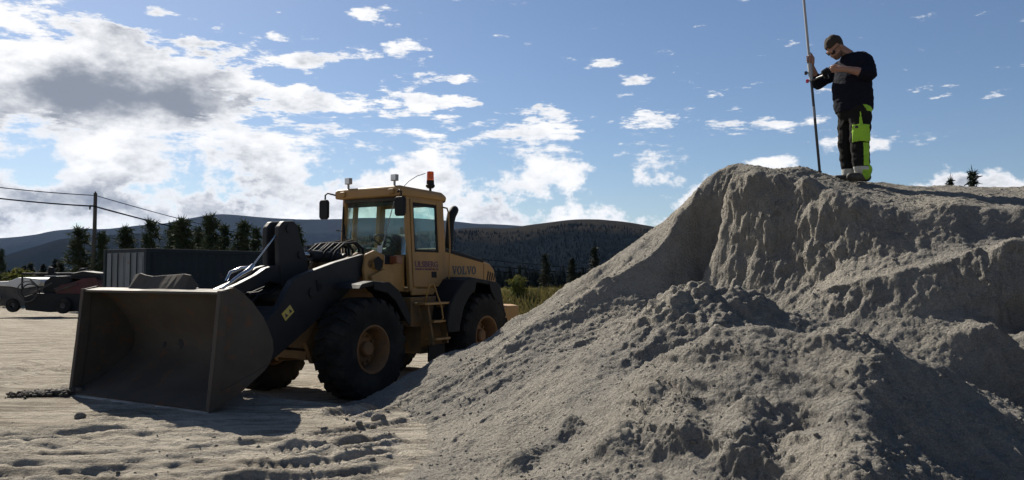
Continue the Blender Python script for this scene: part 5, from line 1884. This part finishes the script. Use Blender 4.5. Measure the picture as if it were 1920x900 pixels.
for (px, top, d, v, wf, lab) in PINES:
    place_tree('pine', v, px, top, d, wf, 'pine_tree', lab, 'pines behind the container')
for (px, top, d, v, wf, lab) in [
    (1022, 476, 44, 0, 1.2, 'dark spruce nearest the loader rear, behind the grassy bank'),
    (1076, 484, 46, 1, 1.25, 'middle of the three dark spruces right of the loader'),
    (1114, 463, 48, 0, 1.2, 'tallest spruce of the three, rising beside the pile slope'),
        (976, 497, 50, 1, .75, 'slim spruce tip above the leafy bush behind the loader')]:
    place_tree('spruce', v, px, top, d, wf, 'spruce_tree', lab, 'spruces right of the loader')
for (px, top, d, wf, lab) in [(1828, 318, 26, 1.5, 'larger of two sparse spruce tops peeking over the pile at right'), (1786, 332, 29, 1.1, 'smaller of two sparse spruce tops peeking over the pile at right')]:
    place_tree('spruce', 2, px, top, d, wf * .42, 'young_spruce', lab, 'spruce tops over the pile')
for (px, top, d, lab) in [(50, 497, 120, 'small hazy spruce left of the others beyond the trailer'), (58, 492, 130, 'second small hazy spruce beyond the trailer'), (82, 495, 125, 'rounded hazy spruce beyond the farm machine'), (104, 486, 118, 'taller hazy spruce beyond the farm machine boom'), (120, 490, 112, 'hazy spruce just left of the broad pine')]:
    place_tree('spruce', 1, px, top, d, 1.6, 'distant_spruce', lab, 'hazy spruces beyond the vehicles')
b1 = place_tree('birch', 0, 968, 512, 31, 1.3, 'leafy_bush', 'yellow green leafy bush on the grassy bank behind the loader', None)
prop(b1, cat='bush')
b2 = place_tree('birch', 0, 30, 497, 54, 1.4, 'leafy_bush', 'low yellowing bush on the grassy bank at the far left', None)
prop(b2, cat='bush')
for o in (b1, b2):
    if 'group' in o: del o['group']
for o in list(bpy.data.objects):
    if '_h' in o: del o['_h']

# dry grass
V, F = [], []
rnd = random.Random(5)
for _ in range(5200):
    x, y = rnd.uniform(-2.2, 4.5), rnd.uniform(24, 37)
    if rnd.random() < .35: x, y = rnd.uniform(-52, -33), rnd.uniform(50, 66)
    z = float(0.9 * math.exp(-(((x - 3) / 9) ** 2 + ((y - 33) / 6) ** 2)) + 2.6 * math.exp(-(((x + 44) / 12) ** 2 + ((y - 62) / 11) ** 2))) - .05
    r_ = math.hypot(x, y)
    t = min(1, max(0, (r_ - 25) / 115)); t = t * t * (3 - 2 * t)
    if t > 0: z += t * -2.5
    b = len(V)
    hh = rnd.uniform(.25, .62)
    a = rnd.uniform(0, 6.28)
    w = rnd.uniform(.02, .05)
    dx_, dy_ = math.cos(a) * w, math.sin(a) * w
    lx, ly = rnd.gauss(0, .12), rnd.gauss(0, .12)
    V += [(x - dx_, y - dy_, z), (x + dx_, y + dy_, z), (x + lx + dx_ * .6, y + ly, z + hh * .6), (x + lx * 1.8, y + ly * 1.8, z + hh)]
    F += [(b, b + 1, b + 2), (b, b + 2, b + 3)]
me = bpy.data.meshes.new('grass'); me.from_pydata(V, [], F); me.materials.append(M['grass_stuff'])
go = bpy.data.objects.new('grass', me); COL.objects.link(go)
prop(go, 'tall dry yellow grass on the banks', 'grass', kind='stuff')

# ================================================================== container
M['blue'] = simple('container_blue', (0.004, 0.011, 0.017), 0.85, 0.0, 0.15, 0.2, (0.025, 0.028, 0.028), 1.2, 0.1, rust=0.35)
M['pale_door'] = simple('container_door_grey', (0.09, 0.11, 0.125), 0.6, 0.1, 0.15, 0.4, (0.12, 0.11, 0.10), 1.5, rust=0.3)
CA = Vector(at(275, 515, 24.8)); CA.z = 0
con = empty('shipping_container', CA, math.atan2(.81, .58))
prop(con, 'dark blue shipping container with pale grey end doors behind the bucket', 'container')
L_, W_, Hh = 6.06, 2.44, 2.59
c_f = MB()
for y in (0, W_):
    for x in (0, L_): c_f.box((x, y, Hh / 2), (.14, .14, Hh))
    for z in (.08, Hh - .06): c_f.box((L_ / 2, y, z), (L_ - .14, .10, .12))
for x in (0, L_):
    for z in (.08, Hh - .06): c_f.box((x, W_ / 2, z), (.10, W_ - .14, .12))
c_f.build('frame', M['blue'], con, bevel=.01)
for y, s in ((0, -1), (W_, 1)):
    prof, x, k = [], .08, 0
    while x < L_ - .1:
        o0, o1 = (.0, .026)
        prof += [(x, o0), (x + .07, o0), (x + .14, o1), (x + .21, o1)]
        x += .28
    prof += [(L_ - .07, 0)]
    prof = prof + [(u, w - .01) for u, w in prof[::-1]]
    sdp = MB(); sdp.prism([(u, y + s * (w - .015)) for u, w in prof], .12, Hh - .10, 'z'); sdp.build('corrugated_side', M['blue'], con)
c_r = MB(); c_r.box((L_ / 2, W_ / 2, Hh - .02), (L_ - .1, W_ - .1, .03)); c_r.build('roof', M['blue'], con)
for d_ in (0, 1):
    y0 = .09 + d_ * 1.135
    dd = MB(); dd.box((-.015, y0 + .56, 1.30), (.05, 1.11, 2.36)); do = dd.build('door', M['pale_door'], con, bevel=.01)
    for k in range(3):
        b_ = MB(); b_.box((-.045, y0 + .18 + .37 * k, 1.3), (.02, .22, 2.1)); b_.build('door_rib', M['pale_door'], do, bevel=.005)
    for yb in (.36, .74):
        b_ = MB(); b_.tube([(-.075, y0 + yb, .14), (-.075, y0 + yb, 2.46)], .018, 8); b_.box((-.08, y0 + yb - .08, 1.05), (.02, .2, .04)); b_.build('lock_bar', M['blue'], do)

# ================================================================== trailer and farm machine at the far left
M['dirty_white'] = simple('dusty_white', (0.52, 0.52, 0.50), 0.45, 0, 0.06, 0.4, (0.28, 0.25, 0.21), 1.4)
M['dull_grey'] = simple('dull_grey', (0.040, 0.039, 0.037), 0.9, 0, 0.15, 0.4, (0.15, 0.13, 0.11), 2.0)
M['dark_red'] = simple('dark_red_paint', (0.055, 0.009, 0.010), 0.7, 0, 0.15, 0.35, (0.08, 0.065, 0.05), 2.0)
KX = 38 / 1492.0


def q2(px, py): return ((px - 960) * KX, CAM_H + (515 - py) * KX)


TX = (30 - 960) * KX
trl = empty('covered_trailer', (TX, 38.4, 0))
prop(trl, 'white and grey covered trailer cut by the left edge, in front of the grassy bank', 'trailer')


def P2(lst): return [(q2(a, b)[0] - TX, q2(a, b)[1]) for a, b in lst]


t_ = MB(); t_.prism(P2([(-14, 531), (3, 528), (28, 527), (46, 520.5), (60, 520), (86, 523), (90, 530), (82, 536), (52, 541), (30, 537), (6, 536), (-14, 538)]), -.85, .95); t_.build('cover', M['dirty_white'], trl, bevel=.05, seg=3)
t_ = MB(); t_.prism(P2([(-14, 538), (6, 537), (30, 538), (54, 542), (84, 537), (86, 572), (4, 573), (-14, 566)]), -.80, .90); t_.build('body', M['dull_grey'], trl, bevel=.03)
t_ = MB(); t_.box((P2([(54, 530)])[0][0], -.86, P2([(54, 530)])[0][1]), (.07, .05, .52)); t_.build('post', M['black'], trl)
t_ = MB(); t_.box((P2([(6, 557)])[0][0], -.95, P2([(6, 557)])[0][1]), (.40, .25, .22)); t_.build('step_box', M['dirty_white'], trl, bevel=.02)
for px in (36,):
    t_ = MB(); cx, cz = P2([(px, 571)])[0]
    t_.lathe([(.12, -.1), (.30, -.1), (.33, -.06), (.33, .06), (.30, .1), (.12, .1)], (cx, -.75, .33), 'y', 24); t_.build('wheel', M['rubber'], trl, auto=40)

FX = (120 - 960) * KX
fm = empty('farm_machine', (FX, 37.0, 0))
prop(fm, 'dark red farm machine with long boom and hoop beside the white trailer', 'farm machine')
KX = 37.0 / 1492.0


def Q(px, py): return ((px - 960) * KX - FX, CAM_H + (515 - py) * KX)


def seg3(a, b, y, r_, name, mat, par=None):
    m_ = MB(); p, q_ = Q(*a), Q(*b); m_.tube([(p[0], y, p[1]), (q_[0], y, q_[1])], r_, 8); return m_.build(name, mat, par or fm, auto=40)


t_ = MB(); t_.prism([Q(*p) for p in [(118, 545), (128, 534), (150, 530), (168, 522), (192, 520), (200, 532), (200, 552), (122, 552)]], -.6, .7); ch = t_.build('chassis', M['dark_red'], fm, bevel=.03)
t_ = MB(); t_.prism([Q(*p) for p in [(62, 556), (84, 549), (200, 551), (200, 582), (108, 584), (66, 580)]], -.65, .5); t_.build('undercarriage', M['black'], fm, bevel=.03)
t_ = MB(); t_.prism([Q(*p) for p in [(88, 552), (92, 528), (104, 518), (132, 517), (146, 524), (138, 536), (120, 550)]], -.35, .45); t_.build('gearbox', M['black'], fm, bevel=.06)
t_ = MB(); t_.prism([Q(*p) for p in [(140, 522), (146, 512), (166, 508), (196, 512), (200, 524), (170, 524)]], -.45, .5); t_.build('seed_hopper', M['black'], fm, bevel=.05)
t_ = MB()
a, b = Q(44, 514), Q(142, 513)
t_.box(((a[0] + b[0]) / 2, 0, (a[1] + b[1]) / 2), (b[0] - a[0], .22, .10)); t_.build('boom', M['black'], fm, bevel=.02)
for (p0, p1, yy) in (((104, 512.3), (138, 511.8), .06), ((90, 518), (137, 516.3), -.12)):  # sunlit tops of the dark boom bars, put in as whitish strips
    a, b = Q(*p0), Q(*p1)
    t_ = MB(); t_.box(((a[0] + b[0]) / 2, yy, a[1] + .02), (b[0] - a[0], .24, .04)); t_.build('boom_lit_top', M['dirty_white'], fm)
t_ = MB(); hc = Q(71, 546)
t_.tube([(hc[0] + .46 * math.cos(i * math.pi / 16), -.75, hc[1] + .46 * math.sin(i * math.pi / 16)) for i in range(33)], .025, 8, cap=False); t_.build('hoop', M['dull_grey'], fm, smooth=True)
t_ = MB(); t_.tube([(hc[0] + .40 * math.cos(i * math.pi / 16), -.5, hc[1] + .34 * math.sin(i * math.pi / 16)) for i in range(33)], .03, 8, cap=False); t_.build('hoop', M['black'], fm, smooth=True)
for (px, py, r_) in ((97, 506, .16), (156, 508, .17)):
    c = Q(px, py)
    t_ = MB(); t_.lathe([(0, .13), (r_ * .6, .12), (r_, .02), (r_, -.10), (r_ * .5, -.14), (0, -.14)], (c[0], 0, c[1]), 'z', 20)
    t_.tube([(c[0], 0, c[1] - .1), (c[0], 0, c[1] - .32)], .05, 10); t_.build('rotor_head', M['black'], fm, auto=40)
for a, b, y in (((116, 542), (156, 528), -.55), ((122, 545), (160, 532), -.65), ((76, 549), (112, 530), -.55), ((84, 552), (104, 522), -.2), ((60, 524), (92, 552), -.1)):
    seg3(a, b, y, .035, 'strut', M['dull_grey'])
seg3((140, 514), (196, 516), 0, .05, 'rear_bar', M['black'])
seg3((150, 520), (196, 524), -.5, .05, 'side_bar', M['black'])
for px, r_, y in ((138, .36, -.75), (168, .36, .6)):
    cx = Q(px, 570)[0]
    t_ = MB(); t_.lathe([(.13, -.1), (r_ * .9, -.1), (r_, -.06), (r_, .06), (r_ * .9, .1), (.13, .1)], (cx, y, r_), 'y', 24); w_o = t_.build('wheel', M['rubber'], fm, auto=40)
    t_ = MB(); t_.lathe([(0, -.08), (.12, -.08), (.14, -.03), (.14, .05), (0, .05)], (cx, y, r_), 'y', 18); t_.build('rim', M['dull_grey'], w_o, auto=40)

# ================================================================== power line
M['wood_pole'] = simple('tarred_pole_wood', (0.055, 0.048, 0.042), 0.9, 0, 0.25, scale=5, bump=0.4)
M['wire'] = simple('wire', (0.008, 0.008, 0.009), 0.9, spec=0.0)


def upole(x, y, zt, label):
    zb = float(ground_z(np.array([x]), np.array([y]), False)[0])
    r_ = empty('utility_pole', (x, y, zb))
    prop(r_, label, 'utility pole')
    m_ = MB(); m_.tube([(0, 0, -.5), (0, 0, (zt - zb) * .5), (0, 0, zt - zb)], [.15, .13, .105], 14); m_.build('pole', M['wood_pole'], r_, auto=40)
    m_ = MB(); m_.box((-.16, -.05, zt - zb - .80), (.34, .06, .06)); m_.build('bracket', M['wire'], r_)
    m_ = MB(); m_.lathe([(0, 0), (.05, 0), (.06, .05), (.035, .08), (.06, .12), (.05, .22), (0, .22)], (-.30, -.05, zt - zb - 1.05), 'z', 12); m_.build('insulator', M['dull_grey'], r_, auto=40)
    m_ = MB(); m_.lathe([(0, 0), (.04, 0), (.05, .05), (.03, .1), (0, .1)], (0, 0, zt - zb), 'z', 12); m_.build('insulator', M['dull_grey'], r_, auto=40)
    return r_


A_ = at(179, 362, 50)
upole(A_[0], 50, A_[2], 'dark wooden utility pole rising behind the left end of the container')
B_, C2_, D_ = at(800, 484, 90), at(1300, 520, 165), at(-360, 292, 34)


def wire(p, q_, sag, label, r_=.022):
    pts = []
    o0 = Vector(p)
    for i in range(41):
        t = i / 40
        v = Vector(p).lerp(Vector(q_), t)
        v.z -= 4 * sag * t * (1 - t)
        pts.append(v - o0)
    m_ = MB(); m_.tube(pts, r_, 5, cap=False)
    o = m_.build('power_line', M['wire'], None, smooth=True, fix=False)
    o.location = o0
    prop(o, label, 'power line', 'overhead wires')


names = ['topmost overhead wire', 'second overhead wire', 'third overhead wire', 'lowest overhead wire']
for i, (dz, ox) in enumerate(((-.15, 0), (-.80, -.3), (-.86, .12), (-1.0, 0))):
    a = (A_[0] + ox, 50, A_[2] + dz)
    if i < 3: wire(D_[:2] + (D_[2] + dz * .7,), a, .25, names[i] + ' running left from the utility pole', .026)
    if i < 3: wire(a, B_[:2] + (B_[2] + dz * .8,), .95, names[i] + ' running right from the utility pole', .026)
for i, dz in enumerate((.55, -.15, -.75, -1.45)):
    wire(B_[:2] + (B_[2] + dz,), C2_[:2] + (C2_[2] + dz * 1.3,), .5, names[i] + ' crossing before the wooded mountain right of the loader', .05)

# ================================================================== loose stones
rng = np.random.RandomState(12)
ico = bmesh.new()
bmesh.ops.create_icosphere(ico, subdivisions=1, radius=1.0)
IV = np.array([v.co[:] for v in ico.verts]); IF = np.array([[v.index for v in f.verts] for f in ico.faces])
ico.free()


def stones(name, P, S, mat):
    n = len(P)
    jit = 1 + .28 * rng.normal(size=(n, len(IV), 1))
    sc_ = np.stack([rng.uniform(.8, 1.3, n), rng.uniform(.8, 1.3, n), rng.uniform(.55, .95, n)], 1)[:, None, :]
    ang = rng.uniform(0, 6.28, n)
    Vv = IV[None] * np.clip(jit, .6, 1.4) * sc_ * S[:, None, None]
    ca, sa = np.cos(ang)[:, None], np.sin(ang)[:, None]
    Vv = np.stack([Vv[..., 0] * ca - Vv[..., 1] * sa, Vv[..., 0] * sa + Vv[..., 1] * ca, Vv[..., 2]], -1) + P[:, None]
    Ff = (IF[None] + (np.arange(n) * len(IV))[:, None, None]).reshape(-1, 3)
    me = bpy.data.meshes.new(name)
    nv, nf = n * len(IV), len(Ff)
    me.vertices.add(nv); me.vertices.foreach_set('co', Vv.reshape(-1).astype(np.float32))
    me.loops.add(nf * 3); me.loops.foreach_set('vertex_index', Ff.ravel().astype(np.int32))
    me.polygons.add(nf); me.polygons.foreach_set('loop_start', np.arange(0, nf * 3, 3, dtype=np.int32))
    me.update(calc_edges=True)
    me.materials.append(mat)
    o = bpy.data.objects.new(name, me); COL.objects.link(o)
    return o


PXf, PYf, PZf = X0 + NX * D, Y0 + NY * D, Z0 + NZ * D
iy = np.where((np.array(py_ax) > 3.6) & (np.array(py_ax) < 10.6))[0]
ix = np.where((np.array(px_ax) > -2.2) & (np.array(px_ax) < 6.4))[0]
n = 15000
a, b = rng.choice(iy, n), rng.choice(ix, n)
w = np.clip(1 - steep[a, b] / 2.5, .12, 1) * (0.35 + 0.65 * sstep(fbm(X0[a, b] * .9, Y0[a, b] * .9, 2.2, 2), -.15, .25))
k = (rng.rand(n) < w) & (PZf[a, b] > .05)
a, b = a[k], b[k]
S = np.clip(rng.lognormal(-5.05, .40, len(a)), .003, .020) * (0.6 + .06 * PYf[a, b])
o = stones('pile_pebbles', np.stack([PXf[a, b], PYf[a, b], PZf[a, b]], 1), S, M['gravel'])
prop(o, 'loose pebbles and crumbs lying over the gravel pile', 'pebbles', kind='stuff')
n = 700
yy = rng.uniform(5.2, 11.5, n); xx = -1.1 - np.abs(rng.normal(0, 1.3, n)) - .18 * np.clip(yy - 8, 0, 9)
S = np.clip(rng.lognormal(-4.9, .5, n), .003, .026)
o = stones('ground_pebbles', np.stack([xx, yy, ground_z(xx, yy) + S * .2], 1), S, M['gravel'])
prop(o, 'loose pebbles scattered on the sand beside the pile', 'pebbles', kind='stuff')
for i, (px, py, Y, s_, lab) in enumerate([(711, 796, 8.35, .085, 'largest round stone on the sand beside the foot of the pile'), (673, 809, 8.1, .04, 'dark fist sized stone left of the largest stone by the pile'), (699, 808, 8.1, .03, 'small dark stone just below the largest stone by the pile'),
                                     (150, 783, 8.6, .06, 'flat dark clod lying alone on the sand left of the bucket shadow'), (567, 873, 6.4, .035, 'small stone between the tyre ruts in the foreground'), (686, 851, 6.9, .05, 'rounded clod at the end of the middle rut by the pile')]):
    p = at(px, py, Y)
    m_ = MB(); m_.ball((0, 0, 0), (1, .85, .7), 14, 9)
    rr2 = random.Random(i)
    m_.v = [tuple(Vector(v) * s_ * (1 + .22 * mnoise.noise(Vector(v) * 1.6 + Vector((i * 3.1, 0, 0))))) for v in m_.v]
    o = m_.build('loose_stone', M['gravel'], None, smooth=True)
    gz = float(ground_z(np.array([p[0]]), np.array([p[1]]))[0])
    o.location = (p[0], p[1], gz + s_ * .35)
    prop(o, lab, 'stone', 'loose stones by the pile')
# crumbly dark soil pushed up at the left corner of the bucket
n = 420
t = rng.rand(n)
pa, pb = Vector(at(22, 752, 10.0)), Vector(at(148, 742, 10.2))
xx = pa.x + (pb.x - pa.x) * t + rng.normal(0, .03, n); yy = pa.y + (pb.y - pa.y) * t + rng.normal(0, .09, n)
S = rng.uniform(.015, .05, n) * (0.5 + .8 * t)
o = stones('loose_soil', np.stack([xx, yy, ground_z(xx, yy) + S * .5 + .03 * rng.rand(n)], 1), S, simple('dark_soil', (0.06, 0.05, 0.04), 0.95, 0, 0.3, scale=20))
prop(o, 'low ridge of dark crumbly soil at the far corner of the bucket', 'soil', kind='stuff')

# ================================================================== the air
hz = MB(); hz.box((0, 3500, 345), (19400, 13000, 720))
hm_, hq, hb = new_mat('thin_haze')
hq.nt.nodes.remove(hb)
pv = hq.n('ShaderNodeVolumePrincipled')
pv.inputs['Color'].default_value = (0.34, 0.55, 1.0, 1)
pv.inputs['Density'].default_value = 1.0e-5
pv.inputs['Anisotropy'].default_value = 0.2
hq.put(hq.nt.nodes['Material Output'].inputs['Volume'], pv.outputs[0])
hob = hz.build('haze', hm_)
prop(hob, kind='stuff')
